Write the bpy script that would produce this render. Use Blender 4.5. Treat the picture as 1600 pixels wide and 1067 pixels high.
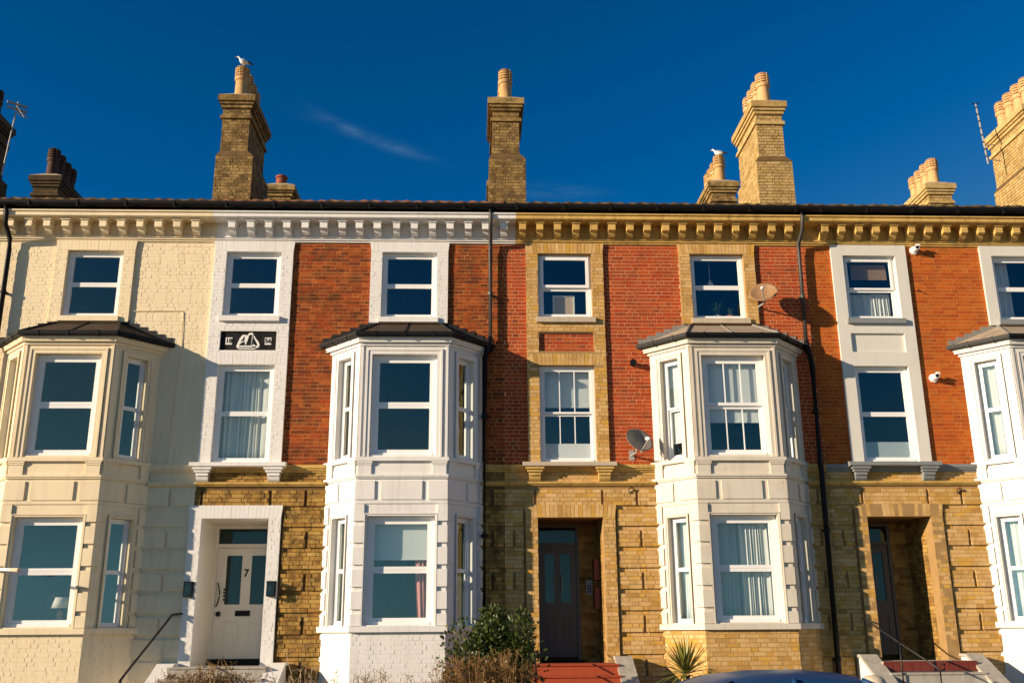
import bpy, math, random
from mathutils import Vector, Matrix
random.seed(7)
R = math.radians
for o in list(bpy.data.objects): bpy.data.objects.remove(o)
SC = bpy.context.scene
COL = SC.collection

# ------------------------------------------------------------------ camera
CAM = Vector((0.0, -18.2, 1.65))
PITCH, YAW, ROLL = R(16.348), R(2.123), R(-0.4155)
fw = Vector((math.sin(YAW)*math.cos(PITCH), math.cos(YAW)*math.cos(PITCH), math.sin(PITCH)))
rt0 = Vector((math.cos(YAW), -math.sin(YAW), 0)); up0 = rt0.cross(fw)
rt = rt0*math.cos(ROLL) + up0*math.sin(ROLL); up = up0*math.cos(ROLL) - rt0*math.sin(ROLL)
cd = bpy.data.cameras.new('camera'); cam = bpy.data.objects.new('camera', cd); COL.objects.link(cam)
cam.matrix_world = Matrix(((rt.x, up.x, -fw.x, CAM.x), (rt.y, up.y, -fw.y, CAM.y), (rt.z, up.z, -fw.z, CAM.z), (0, 0, 0, 1)))
cd.sensor_width = 36; cd.lens = 1539.4/1600*36; cd.clip_end = 6000; cd.clip_start = 0.05
SC.camera = cam

# ------------------------------------------------------------------ light
SUN = Vector((2.35, 1.0, -0.68)).normalized()          # direction the light travels
EL = math.asin(-SUN.z); AZ = math.atan2(-SUN.x, -SUN.y)
w = bpy.data.worlds.new('World'); SC.world = w; w.use_nodes = True
nt = w.node_tree; nt.nodes.clear()
def wn(t): return nt.nodes.new(t)
sky = wn('ShaderNodeTexSky'); sky.sky_type = 'NISHITA'; sky.sun_disc = False
sky.sun_elevation = EL; sky.sun_rotation = AZ
sky.altitude = 300; sky.air_density = 1.0; sky.dust_density = 0.1; sky.ozone_density = 4.0
hs = wn('ShaderNodeHueSaturation'); hs.inputs['Saturation'].default_value = 1.35; hs.inputs['Value'].default_value = 1.0; hs.inputs['Hue'].default_value = 0.5
gm = wn('ShaderNodeGamma'); gm.inputs['Gamma'].default_value = 1.25; nt.links.new(sky.outputs[0], gm.inputs['Color'])
nt.links.new(gm.outputs[0], hs.inputs['Color'])
tint = wn('ShaderNodeMix'); tint.data_type = 'RGBA'; tint.blend_type = 'MULTIPLY'; tint.inputs[0].default_value = 1.0; tint.inputs[7].default_value = (0.8, 0.98, 0.95, 1)
nt.links.new(hs.outputs[0], tint.inputs[6])
# the bright low sky is hazy and nearly neutral, the high sky stays deep blue
bw = wn('ShaderNodeRGBToBW'); nt.links.new(gm.outputs[0], bw.inputs[0])
pale = wn('ShaderNodeMix'); pale.data_type = 'RGBA'; pale.blend_type = 'MULTIPLY'; pale.inputs[0].default_value = 1.0; pale.inputs[7].default_value = (0.50, 0.93, 1.12, 1)
nt.links.new(bw.outputs[0], pale.inputs[6])
hz = wn('ShaderNodeMapRange'); hz.inputs['From Min'].default_value = 1.7; hz.inputs['From Max'].default_value = 4.0; hz.inputs['To Max'].default_value = 0.9; nt.links.new(bw.outputs[0], hz.inputs['Value'])
hazy = wn('ShaderNodeMix'); hazy.data_type = 'RGBA'; nt.links.new(hz.outputs[0], hazy.inputs[0]); nt.links.new(tint.outputs[2], hazy.inputs[6]); nt.links.new(pale.outputs[2], hazy.inputs[7])
# thin cirrus streaks in the air
tc = wn('ShaderNodeTexCoord'); mp = wn('ShaderNodeMapping')
mp.inputs['Rotation'].default_value = (0.1, R(-14), 0); mp.inputs['Scale'].default_value = (6, 6, 40)
nt.links.new(tc.outputs['Generated'], mp.inputs['Vector'])
n1 = wn('ShaderNodeTexNoise'); n1.inputs['Scale'].default_value = 2.1; n1.inputs['Detail'].default_value = 9; n1.inputs['Roughness'].default_value = 0.62; n1.inputs['Distortion'].default_value = 0.5
nt.links.new(mp.outputs[0], n1.inputs['Vector'])
r1 = wn('ShaderNodeMapRange'); r1.inputs['From Min'].default_value = 0.36; r1.inputs['From Max'].default_value = 0.78; r1.inputs['To Max'].default_value = 1
nt.links.new(n1.outputs[0], r1.inputs['Value'])
def wisp(az, el, tilt, ls, lt, amt):
    """soft patch of cirrus round a compass direction"""
    d = Vector((math.sin(az)*math.cos(el), math.cos(az)*math.cos(el), math.sin(el))); r = Vector((math.cos(az), -math.sin(az), 0)); u = r.cross(d)
    U = r*math.cos(tilt)+u*math.sin(tilt); V = u*math.cos(tilt)-r*math.sin(tilt); acc = None
    for ax, l in ((U, ls), (V, lt)):
        q = wn('ShaderNodeVectorMath'); q.operation = 'DOT_PRODUCT'; nt.links.new(tc.outputs['Generated'], q.inputs[0]); q.inputs[1].default_value = ax
        s = wn('ShaderNodeMath'); s.operation = 'DIVIDE'; nt.links.new(q.outputs['Value'], s.inputs[0]); s.inputs[1].default_value = l
        o = wn('ShaderNodeMath'); o.operation = 'MULTIPLY'; nt.links.new(s.outputs[0], o.inputs[0]); nt.links.new(s.outputs[0], o.inputs[1])
        if acc is None: acc = o.outputs[0]
        else:
            z = wn('ShaderNodeMath'); z.operation = 'ADD'; nt.links.new(acc, z.inputs[0]); nt.links.new(o.outputs[0], z.inputs[1]); acc = z.outputs[0]
    m = wn('ShaderNodeMath'); m.operation = 'MULTIPLY'; nt.links.new(acc, m.inputs[0]); m.inputs[1].default_value = -1
    e = wn('ShaderNodeMath'); e.operation = 'EXPONENT'; nt.links.new(m.outputs[0], e.inputs[0])
    k = wn('ShaderNodeMath'); k.operation = 'MULTIPLY'; nt.links.new(e.outputs[0], k.inputs[0]); k.inputs[1].default_value = amt
    return k.outputs[0]
acc = None
for wsp in ((R(-6.6), R(27.7), R(-16), .06, .006, .16), (R(-9.0), R(28.5), R(-24), .03, .004, .20), (R(5.2), R(24.9), R(-4), .04, .006, .30), (R(-5.4), R(27.3), R(-14), .035, .003, .15), (R(60), R(32), R(-9), .2, .02, .2), (R(-75), R(40), R(-9), .25, .02, .2), (R(140), R(30), R(5), .2, .02, .2), (R(-150), R(45), R(5), .2, .02, .2)):
    q = wisp(*wsp)
    if acc is None: acc = q
    else:
        z = wn('ShaderNodeMath'); z.operation = 'ADD'; nt.links.new(acc, z.inputs[0]); nt.links.new(q, z.inputs[1]); acc = z.outputs[0]
mu = wn('ShaderNodeMath'); mu.operation = 'MULTIPLY'; nt.links.new(r1.outputs[0], mu.inputs[0]); nt.links.new(acc, mu.inputs[1])
mx = wn('ShaderNodeMix'); mx.data_type = 'RGBA'; nt.links.new(mu.outputs[0], mx.inputs[0]); nt.links.new(hazy.outputs[2], mx.inputs[6]); mx.inputs[7].default_value = (2.6, 4.4, 6.0, 1)
bgn = wn('ShaderNodeBackground'); bgn.inputs['Strength'].default_value = 0.053
nt.links.new(mx.outputs[2], bgn.inputs['Color'])
wo_ = wn('ShaderNodeOutputWorld'); nt.links.new(bgn.outputs[0], wo_.inputs['Surface'])
sd = bpy.data.lights.new('sun', 'SUN'); sun = bpy.data.objects.new('sun', sd); COL.objects.link(sun)
sd.energy = 5.0; sd.angle = R(0.53); sd.color = (1.0, 0.80, 0.575)
sun.rotation_euler = SUN.to_track_quat('-Z', 'Y').to_euler(); sun.location = (-20, -20, 20)
vs = SC.view_settings; vs.view_transform = 'Standard'; vs.look = 'None'; vs.exposure = 0.72; vs.gamma = 1.0; vs.use_curve_mapping = False
SC.render.engine = 'CYCLES'
SC.cycles.max_bounces = 8; SC.cycles.transparent_max_bounces = 16

# ------------------------------------------------------------------ materials
MATS = {}
class NB:
    def __init__(s, name):
        s.m = bpy.data.materials.new(name); s.m.use_nodes = True; s.t = s.m.node_tree; s.t.nodes.clear()
        s.out = s.n('ShaderNodeOutputMaterial')
    def n(s, t, **k):
        q = s.t.nodes.new(t)
        for a, v in k.items(): setattr(q, a, v)
        return q
    def l(s, a, b): s.t.links.new(a, b)
    def noise(s, scale, detail=4, rough=0.6, vec=None, sc=None):
        q = s.n('ShaderNodeTexNoise'); q.inputs['Scale'].default_value = scale; q.inputs['Detail'].default_value = detail; q.inputs['Roughness'].default_value = rough
        if vec is None:
            g = s.n('ShaderNodeNewGeometry'); vec = g.outputs['Position']
        if sc:
            mpp = s.n('ShaderNodeMapping'); mpp.inputs['Scale'].default_value = sc; s.l(vec, mpp.inputs['Vector']); vec = mpp.outputs[0]
        s.l(vec, q.inputs['Vector']); return q.outputs[0]
    def mr(s, v, a, b, c=0, d=1):
        q = s.n('ShaderNodeMapRange'); s.l(v, q.inputs['Value'])
        for i, x in zip(('From Min', 'From Max', 'To Min', 'To Max'), (a, b, c, d)): q.inputs[i].default_value = x
        return q.outputs[0]
    def mix(s, f, a, b, blend='MIX'):
        q = s.n('ShaderNodeMix', data_type='RGBA', blend_type=blend)
        for i, x in ((0, f), (6, a), (7, b)):
            if isinstance(x, (int, float)): q.inputs[i].default_value = x
            elif isinstance(x, tuple): q.inputs[i].default_value = (*x[:3], 1)
            else: s.l(x, q.inputs[i])
        return q.outputs[2]
    def bsdf(s, col, rough=0.8, bump=None, bs=0.3, bd=0.01, metal=0, spec=0.5, coat=0):
        p = s.n('ShaderNodeBsdfPrincipled')
        if isinstance(col, tuple): p.inputs['Base Color'].default_value = (*col[:3], 1)
        else: s.l(col, p.inputs['Base Color'])
        if isinstance(rough, (int, float)): p.inputs['Roughness'].default_value = rough
        else: s.l(rough, p.inputs['Roughness'])
        p.inputs['Metallic'].default_value = metal; p.inputs['Specular IOR Level'].default_value = spec
        p.inputs['Coat Weight'].default_value = coat
        if bump is not None:
            b = s.n('ShaderNodeBump'); b.inputs['Strength'].default_value = bs; b.inputs['Distance'].default_value = bd
            s.l(bump, b.inputs['Height']); s.l(b.outputs[0], p.inputs['Normal'])
        s.l(p.outputs[0], s.out.inputs['Surface']); return p
def paint(name, col, rough=0.55, dirt=0.12, dirtcol=(0.35, 0.27, 0.17), bump=0.25, scale=1.4, fine=45, streak=True, spots=0.0, spec=0.4):
    b = NB(name)
    f1 = b.mr(b.noise(scale, 5, 0.65), 0.42, 0.75, 0, dirt)
    c = b.mix(f1, col, dirtcol)
    if streak:
        f2 = b.mr(b.noise(3.0, 4, 0.6, sc=(3.1, 3.1, 0.4)), 0.50, 0.82, 0, dirt*1.6)
        c = b.mix(f2, c, tuple(x*0.75 for x in dirtcol))
    if spots:
        f3 = b.mr(b.noise(11, 4, 0.6), 0.68, 0.73, 0, spots)
        c = b.mix(f3, c, (0.30, 0.15, 0.05))
    f4 = b.noise(fine, 3, 0.6)
    b.bsdf(c, rough, f4, bump, 0.004, spec=spec); MATS[name] = b.m; return b.m
def brick(name, cols, soot=0.0, sootcol=(0.03, 0.02, 0.012), sootscale=1.3, bump=0.6, var=0.35, lichen=0.0, lo=0.46, hi=0.66):
    b = NB(name)
    g = b.n('ShaderNodeNewGeometry'); oi = b.n('ShaderNodeObjectInfo')
    ad = b.n('ShaderNodeMath', operation='ADD'); b.l(g.outputs['Random Per Island'], ad.inputs[0]); b.l(oi.outputs['Random'], ad.inputs[1])
    fr = b.n('ShaderNodeMath', operation='FRACT'); b.l(ad.outputs[0], fr.inputs[0])
    cr = b.n('ShaderNodeValToRGB'); e = cr.color_ramp.elements
    n = len(cols)
    e[0].position = 0; e[0].color = (*cols[0], 1); e[1].position = 1; e[1].color = (*cols[-1], 1)
    for i in range(1, n-1):
        q = e.new(i/(n-1)); q.color = (*cols[i], 1)
    b.l(fr.outputs[0], cr.inputs[0])
    c = cr.outputs[0]
    nz = b.noise(28, 5, 0.7)
    c = b.mix(b.mr(nz, 0.3, 0.75, 0, var), c, tuple(x*0.45 for x in cols[0]))
    if soot: c = b.mix(b.mr(b.noise(sootscale, 6, 0.7), lo, hi, 0, soot), c, sootcol)
    if lichen:
        c = b.mix(b.mr(b.noise(7, 5, 0.7), 0.55, 0.7, 0, lichen), c, (0.42, 0.30, 0.06))
        c = b.mix(b.mr(b.noise(16, 5, 0.7), 0.58, 0.68, 0, lichen), c, (0.05, 0.04, 0.02))
    b.bsdf(c, 0.9, b.noise(55, 5, 0.7), bump, 0.008, spec=0.25); MATS[name] = b.m; return b.m

WHITE = (0.76, 0.74, 0.71); CREAM = (0.80, 0.67, 0.45)
paint('white_paint', WHITE, dirt=0.22, dirtcol=(0.50, 0.45, 0.37), spots=0.12)
paint('white_brick_paint', WHITE, dirt=0.14, dirtcol=(0.52, 0.45, 0.34), bump=0.5, fine=30)
paint('offwhite_paint', (0.66, 0.60, 0.50), dirt=0.22, dirtcol=(0.45, 0.34, 0.20), spots=0.7)
paint('cream_paint', CREAM, dirt=0.24, dirtcol=(0.54, 0.42, 0.26))
paint('cream_brick_paint', CREAM, dirt=0.16, dirtcol=(0.52, 0.40, 0.24), bump=0.7, fine=30)
paint('pale_paint', (0.66, 0.64, 0.60), dirt=0.2, dirtcol=(0.46, 0.42, 0.35), spots=0.12)
paint('grey_render', (0.66, 0.64, 0.58), dirt=0.12, dirtcol=(0.42, 0.38, 0.30))
paint('grey_sill', (0.22, 0.235, 0.235), dirt=0.15, dirtcol=(0.12, 0.12, 0.11))
paint('stone_sill', (0.52, 0.44, 0.33), dirt=0.25, dirtcol=(0.25, 0.19, 0.12))
paint('ochre_stone', (0.62, 0.40, 0.115), rough=0.85, dirt=0.45, dirtcol=(0.26, 0.15, 0.045), bump=0.6, scale=3.5, fine=60)
paint('upvc', (0.82, 0.82, 0.81), rough=0.3, dirt=0.05, bump=0.02, streak=False)
paint('black_plastic', (0.008, 0.008, 0.009), rough=0.5, dirt=0.15, dirtcol=(0.03, 0.027, 0.024), bump=0.05, spec=0.15)
paint('black_iron', (0.010, 0.010, 0.011), rough=0.45, dirt=0.2, dirtcol=(0.06, 0.03, 0.015), bump=0.1)
paint('grey_pipe', (0.04, 0.037, 0.034), rough=0.5, dirt=0.4, dirtcol=(0.06, 0.05, 0.04))
paint('lead', (0.20, 0.195, 0.185), rough=0.6, dirt=0.5, dirtcol=(0.38, 0.34, 0.27), scale=6, bump=0.4)
paint('lead_black', (0.015, 0.015, 0.016), rough=0.6, spec=0.2, dirt=0.3, dirtcol=(0.07, 0.065, 0.06), scale=6, bump=0.4)
paint('roof_felt', (0.33, 0.27, 0.20), rough=0.9, dirt=0.5, dirtcol=(0.16, 0.12, 0.07), scale=5, bump=0.7)
paint('roof_brown', (0.05, 0.033, 0.022), rough=0.85, spec=0.2, dirt=0.5, dirtcol=(0.10, 0.07, 0.04), scale=5, bump=0.7)
paint('tile_moss', (0.10, 0.058, 0.03), rough=0.9, dirt=0.9, dirtcol=(0.20, 0.14, 0.03), scale=4, bump=1.0, streak=False)
paint('tile_terracotta', (0.24, 0.10, 0.045), rough=0.85, dirt=0.5, dirtcol=(0.10, 0.06, 0.03), scale=4, bump=0.8, streak=False)
paint('pot_buff', (0.55, 0.33, 0.13), rough=0.8, dirt=0.55, dirtcol=(0.22, 0.12, 0.04), scale=7, bump=0.4)
paint('pot_peach', (0.62, 0.36, 0.16), rough=0.8, dirt=0.3, dirtcol=(0.40, 0.20, 0.07), scale=6, bump=0.3)
paint('pot_dark', (0.07, 0.03, 0.018), rough=0.8, dirt=0.5, dirtcol=(0.03, 0.02, 0.012), scale=7, bump=0.4)  # near-black pots for the left chimneys
paint('pot_red', (0.30, 0.075, 0.03), rough=0.8, dirt=0.5, dirtcol=(0.10, 0.04, 0.02), scale=7, bump=0.4)
paint('flaunching', (0.42, 0.35, 0.24), rough=0.95, dirt=0.75, dirtcol=(0.26, 0.19, 0.05), scale=9, bump=1.0, streak=False)
paint('mortar_red', (0.64, 0.34, 0.17), rough=0.95, dirt=0.4, dirtcol=(0.40, 0.25, 0.14), scale=8, streak=False)
paint('mortar_ochre', (0.52, 0.27, 0.085), rough=0.95, dirt=0.5, dirtcol=(0.12, 0.06, 0.02), scale=5, streak=False)
paint('mortar_orange', (0.56, 0.27, 0.075), rough=0.95, dirt=0.4, dirtcol=(0.30, 0.12, 0.04), scale=8, streak=False)
paint('mortar_yellow', (0.36, 0.22, 0.085), rough=0.95, dirt=0.5, dirtcol=(0.20, 0.12, 0.04), scale=6, streak=False)
paint('mortar_dirty_shade', (0.16, 0.095, 0.035), rough=0.95, dirt=0.7, dirtcol=(0.05, 0.03, 0.015), scale=5, streak=False)  # dirty mortar; in the brick porches its dark tone stands for shade
brick('brick_red', [(0.36, 0.045, 0.010), (0.47, 0.072, 0.013), (0.42, 0.058, 0.012), (0.38, 0.075, 0.018), (0.50, 0.095, 0.018), (0.25, 0.05, 0.018)], soot=0.3, sootscale=2.2)
brick('brick_old_red', [(0.32, 0.05, 0.010), (0.45, 0.088, 0.014), (0.24, 0.038, 0.010), (0.50, 0.125, 0.02), (0.13, 0.03, 0.012), (0.40, 0.07, 0.012)], soot=0.78, sootcol=(0.07, 0.025, 0.010), sootscale=2.6, var=0.55, bump=1.0)
brick('brick_orange', [(0.45, 0.088, 0.010), (0.55, 0.125, 0.013), (0.49, 0.10, 0.012), (0.42, 0.07, 0.010), (0.54, 0.145, 0.018), (0.36, 0.06, 0.012)], soot=0.3, sootscale=2.2)
brick('brick_yellow', [(0.62, 0.385, 0.14), (0.70, 0.46, 0.20), (0.66, 0.42, 0.15), (0.58, 0.34, 0.11), (0.72, 0.48, 0.22), (0.66, 0.37, 0.06), (0.48, 0.27, 0.08)], soot=0.5, sootcol=(0.30, 0.16, 0.045), sootscale=2.6)
brick('brick_dirty_shade_yellow', [(0.46, 0.26, 0.06), (0.55, 0.34, 0.09), (0.36, 0.18, 0.04), (0.60, 0.38, 0.11), (0.28, 0.14, 0.035), (0.50, 0.30, 0.07)], soot=0.8, sootcol=(0.035, 0.02, 0.008), sootscale=4.2, var=0.5, bump=1.4, lo=0.45, hi=0.66)  # dirty ground floor brick; in the porches its darkness is painted shade
brick('brick_chimney', [(0.34, 0.21, 0.065), (0.46, 0.31, 0.12), (0.22, 0.13, 0.04), (0.52, 0.35, 0.14), (0.12, 0.07, 0.028)], soot=0.8, sootcol=(0.05, 0.03, 0.011), sootscale=4, lo=0.42, hi=0.62, var=0.6, bump=1.3, lichen=0.55)
brick('brick_shade_dark', [(0.07, 0.045, 0.02), (0.11, 0.07, 0.03), (0.05, 0.035, 0.018), (0.15, 0.09, 0.035)], soot=0.7, sootcol=(0.012, 0.01, 0.008), sootscale=3, bump=1.2)  # shade of the left chimneys put into a dark brick colour
brick('brick_chimney_clean', [(0.56, 0.38, 0.14), (0.62, 0.44, 0.19), (0.52, 0.34, 0.12), (0.64, 0.46, 0.2), (0.42, 0.27, 0.08)], soot=0.55, sootcol=(0.2, 0.12, 0.04), sootscale=4, bump=1.2, lichen=0.4)
paint('black_panel', (0.008, 0.008, 0.009), rough=0.6, spec=0.12, dirt=0.25, dirtcol=(0.10, 0.09, 0.08), scale=9, bump=0.1, streak=False)
paint('sign_white', (0.80, 0.79, 0.74), rough=0.6, dirt=0.1, bump=0.1, streak=False)
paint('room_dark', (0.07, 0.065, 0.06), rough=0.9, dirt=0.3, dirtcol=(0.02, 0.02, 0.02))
paint('net_curtain', (0.70, 0.70, 0.66), rough=0.9, dirt=0.1, streak=False)
paint('pink_curtain', (0.62, 0.26, 0.22), rough=0.9, dirt=0.1, streak=False)
paint('blind_white', (0.72, 0.74, 0.72), rough=0.8, dirt=0.05, streak=False)
paint('blind_wicker', (0.34, 0.22, 0.13), rough=0.9, dirt=0.5, dirtcol=(0.2, 0.12, 0.07), scale=20, streak=False)
paint('film', (0.45, 0.52, 0.54), rough=0.7, dirt=0.05, streak=False)
paint('board', (0.58, 0.44, 0.30), rough=0.8, dirt=0.1, streak=False)
paint('door_white', (0.80, 0.75, 0.65), rough=0.42, dirt=0.06, bump=0.06)
paint('door_taupe', (0.095, 0.10, 0.088), rough=0.45, dirt=0.1, bump=0.06)
paint('red_tile', (0.36, 0.06, 0.018), rough=0.7, dirt=0.3, dirtcol=(0.25, 0.05, 0.02), scale=5)
paint('dark_red_tile', (0.17, 0.032, 0.02), rough=0.5, dirt=0.3, dirtcol=(0.08, 0.02, 0.015), scale=9)
paint('concrete', (0.40, 0.37, 0.32), rough=0.9, dirt=0.4, dirtcol=(0.2, 0.17, 0.13), scale=5, bump=0.6)
paint('asphalt', (0.055, 0.055, 0.056), rough=0.9, dirt=0.4, dirtcol=(0.03, 0.03, 0.03), scale=3, bump=0.8, streak=False)
paint('promenade', (0.36, 0.26, 0.145), rough=0.95, dirt=0.4, dirtcol=(0.18, 0.15, 0.11), scale=0.6, bump=0.3, streak=False)
paint('paving', (0.30, 0.28, 0.25), rough=0.9, dirt=0.4, dirtcol=(0.18, 0.16, 0.13), scale=3, bump=0.5, streak=False)
paint('soil', (0.06, 0.042, 0.026), rough=1, dirt=0.5, dirtcol=(0.03, 0.02, 0.012), scale=6, bump=1, streak=False)
paint('dish_brown', (0.30, 0.175, 0.085), rough=0.55, dirt=0.35, dirtcol=(0.18, 0.09, 0.04), scale=9)
paint('dish_grey', (0.20, 0.175, 0.145), rough=0.42, dirt=0.25, dirtcol=(0.11, 0.09, 0.07), scale=9)
paint('galvanised', (0.36, 0.35, 0.33), rough=0.4, dirt=0.3, dirtcol=(0.2, 0.17, 0.14))
paint('feather_white', (0.82, 0.82, 0.80), rough=0.9, dirt=0.05, streak=False)
paint('feather_grey', (0.36, 0.38, 0.40), rough=0.9, dirt=0.05, streak=False)
paint('feather_black', (0.02, 0.02, 0.022), rough=0.8, dirt=0.05, streak=False)
paint('beak', (0.70, 0.42, 0.05), rough=0.5, dirt=0.05, streak=False)
paint('lampshade', (0.72, 0.68, 0.60), rough=0.9, dirt=0.05, streak=False)
paint('terracotta_pot', (0.40, 0.15, 0.07), rough=0.8)
paint('petal_pink', (0.55, 0.06, 0.16), rough=0.8); paint('petal_lilac', (0.42, 0.28, 0.50), rough=0.8)
paint('car_blue', (0.010, 0.045, 0.13), rough=0.3, dirt=0.05, dirtcol=(0.12, 0.11, 0.10), bump=0.0, streak=False, spec=0.04)
paint('rubber', (0.012, 0.012, 0.012), rough=0.8); paint('alloy', (0.5, 0.5, 0.5), rough=0.3)
paint('bark', (0.16, 0.10, 0.055), rough=0.95, dirt=0.4, dirtcol=(0.08, 0.05, 0.03), scale=20)
paint('twig_brown', (0.30, 0.17, 0.065), rough=0.9, dirt=0.6, dirtcol=(0.12, 0.06, 0.025), scale=12, streak=False)
paint('twig_pale', (0.36, 0.27, 0.17), rough=0.9, dirt=0.5, dirtcol=(0.16, 0.10, 0.05), scale=12, streak=False)
MATS['car_blue'].node_tree.nodes['Principled BSDF'].inputs['Coat Weight'].default_value = 0.0
def leafmat(name, cols, trans=0.3):
    b = NB(name); g = b.n('ShaderNodeNewGeometry'); cr = b.n('ShaderNodeValToRGB'); e = cr.color_ramp.elements
    e[0].color = (*cols[0], 1); e[1].color = (*cols[-1], 1)
    for i in range(1, len(cols)-1): q = e.new(i/(len(cols)-1)); q.color = (*cols[i], 1)
    b.l(g.outputs['Random Per Island'], cr.inputs[0])
    p = b.bsdf(cr.outputs[0], 0.42)
    t = b.n('ShaderNodeBsdfTranslucent'); b.l(cr.outputs[0], t.inputs[0]); m = b.n('ShaderNodeMixShader'); m.inputs[0].default_value = trans
    b.l(p.outputs[0], m.inputs[1]); b.l(t.outputs[0], m.inputs[2]); b.l(m.outputs[0], b.out.inputs['Surface']); MATS[name] = b.m
leafmat('leaf_green', [(0.030, 0.055, 0.010), (0.07, 0.10, 0.018), (0.045, 0.075, 0.012), (0.12, 0.13, 0.028)])
leafmat('leaf_dry', [(0.16, 0.085, 0.025), (0.26, 0.15, 0.05), (0.10, 0.06, 0.02), (0.20, 0.13, 0.035)])
leafmat('leaf_yucca', [(0.16, 0.18, 0.03), (0.07, 0.10, 0.02), (0.30, 0.27, 0.06), (0.10, 0.12, 0.025)])
leafmat('leaf_house', [(0.03, 0.09, 0.02), (0.06, 0.14, 0.03)])
def glassmat(name, tint=(0.72, 0.86, 0.90), refl=0.16):
    b = NB(name)
    tr = b.n('ShaderNodeBsdfTransparent'); tr.inputs[0].default_value = (*tint, 1)
    gl = b.n('ShaderNodeBsdfGlossy'); gl.inputs['Roughness'].default_value = 0.02; gl.inputs['Color'].default_value = (0.72, 0.95, 0.95, 1)
    lw = b.n('ShaderNodeFresnel'); lw.inputs[0].default_value = 1.5
    f0 = b.mr(lw.outputs[0], 0.0, 1.0, refl, 1.0); gb = b.n('ShaderNodeNewGeometry')
    iv = b.n('ShaderNodeMath', operation='SUBTRACT'); iv.inputs[0].default_value = 1.0; b.l(gb.outputs['Backfacing'], iv.inputs[1])
    fm = b.n('ShaderNodeMath', operation='MULTIPLY'); b.l(f0, fm.inputs[0]); b.l(iv.outputs[0], fm.inputs[1]); f = fm.outputs[0]
    nz = b.noise(1.1, 2, 0.5); bu = b.n('ShaderNodeBump'); bu.inputs['Strength'].default_value = 0.10; bu.inputs['Distance'].default_value = 0.05
    b.l(nz, bu.inputs['Height']); b.l(bu.outputs[0], gl.inputs['Normal'])
    m = b.n('ShaderNodeMixShader'); b.l(f, m.inputs[0]); b.l(tr.outputs[0], m.inputs[1]); b.l(gl.outputs[0], m.inputs[2])
    b.l(m.outputs[0], b.out.inputs['Surface']); MATS[name] = b.m
glassmat('glass', (0.93, 0.95, 0.95), 0.10); glassmat('car_glass', (0.05, 0.06, 0.06), 0.06); glassmat('dark_glass', (0.22, 0.25, 0.25), 0.015)
b_ = NB('bulb'); b_.bsdf((0.85, 0.82, 0.75), 0.2); MATS['bulb'] = b_.m

# ------------------------------------------------------------------ geometry helpers
WO = {}
def link(o, parent=None, pos=(0, 0, 0)):
    COL.objects.link(o); pos = Vector(pos)
    if parent is not None:
        o.parent = parent; o.location = pos - WO[parent.name]
    else: o.location = pos
    WO[o.name] = pos; return o
def tag(o, label=None, cat=None, group=None, kind=None):
    if label: o['label'] = label
    if cat: o['category'] = cat
    if group: o['group'] = group
    if kind: o['kind'] = kind
    return o
def empty(name, pos, label, cat, group=None):
    o = bpy.data.objects.new(name, None); o.empty_display_size = 0.2; link(o, None, pos); return tag(o, label, cat, group)
class Fr:
    """a: along the wall, b: out of the wall, z: up"""
    def __init__(s, ox, oy, ex=1.0, ey=0.0):
        l = math.hypot(ex, ey); s.o = (ox, oy); s.e = (ex/l, ey/l); s.n = (ey/l, -ex/l)
    def P(s, a, b, z): return (s.o[0]+a*s.e[0]+b*s.n[0], s.o[1]+a*s.e[1]+b*s.n[1], z)
FF = Fr(0, 0)
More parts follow.
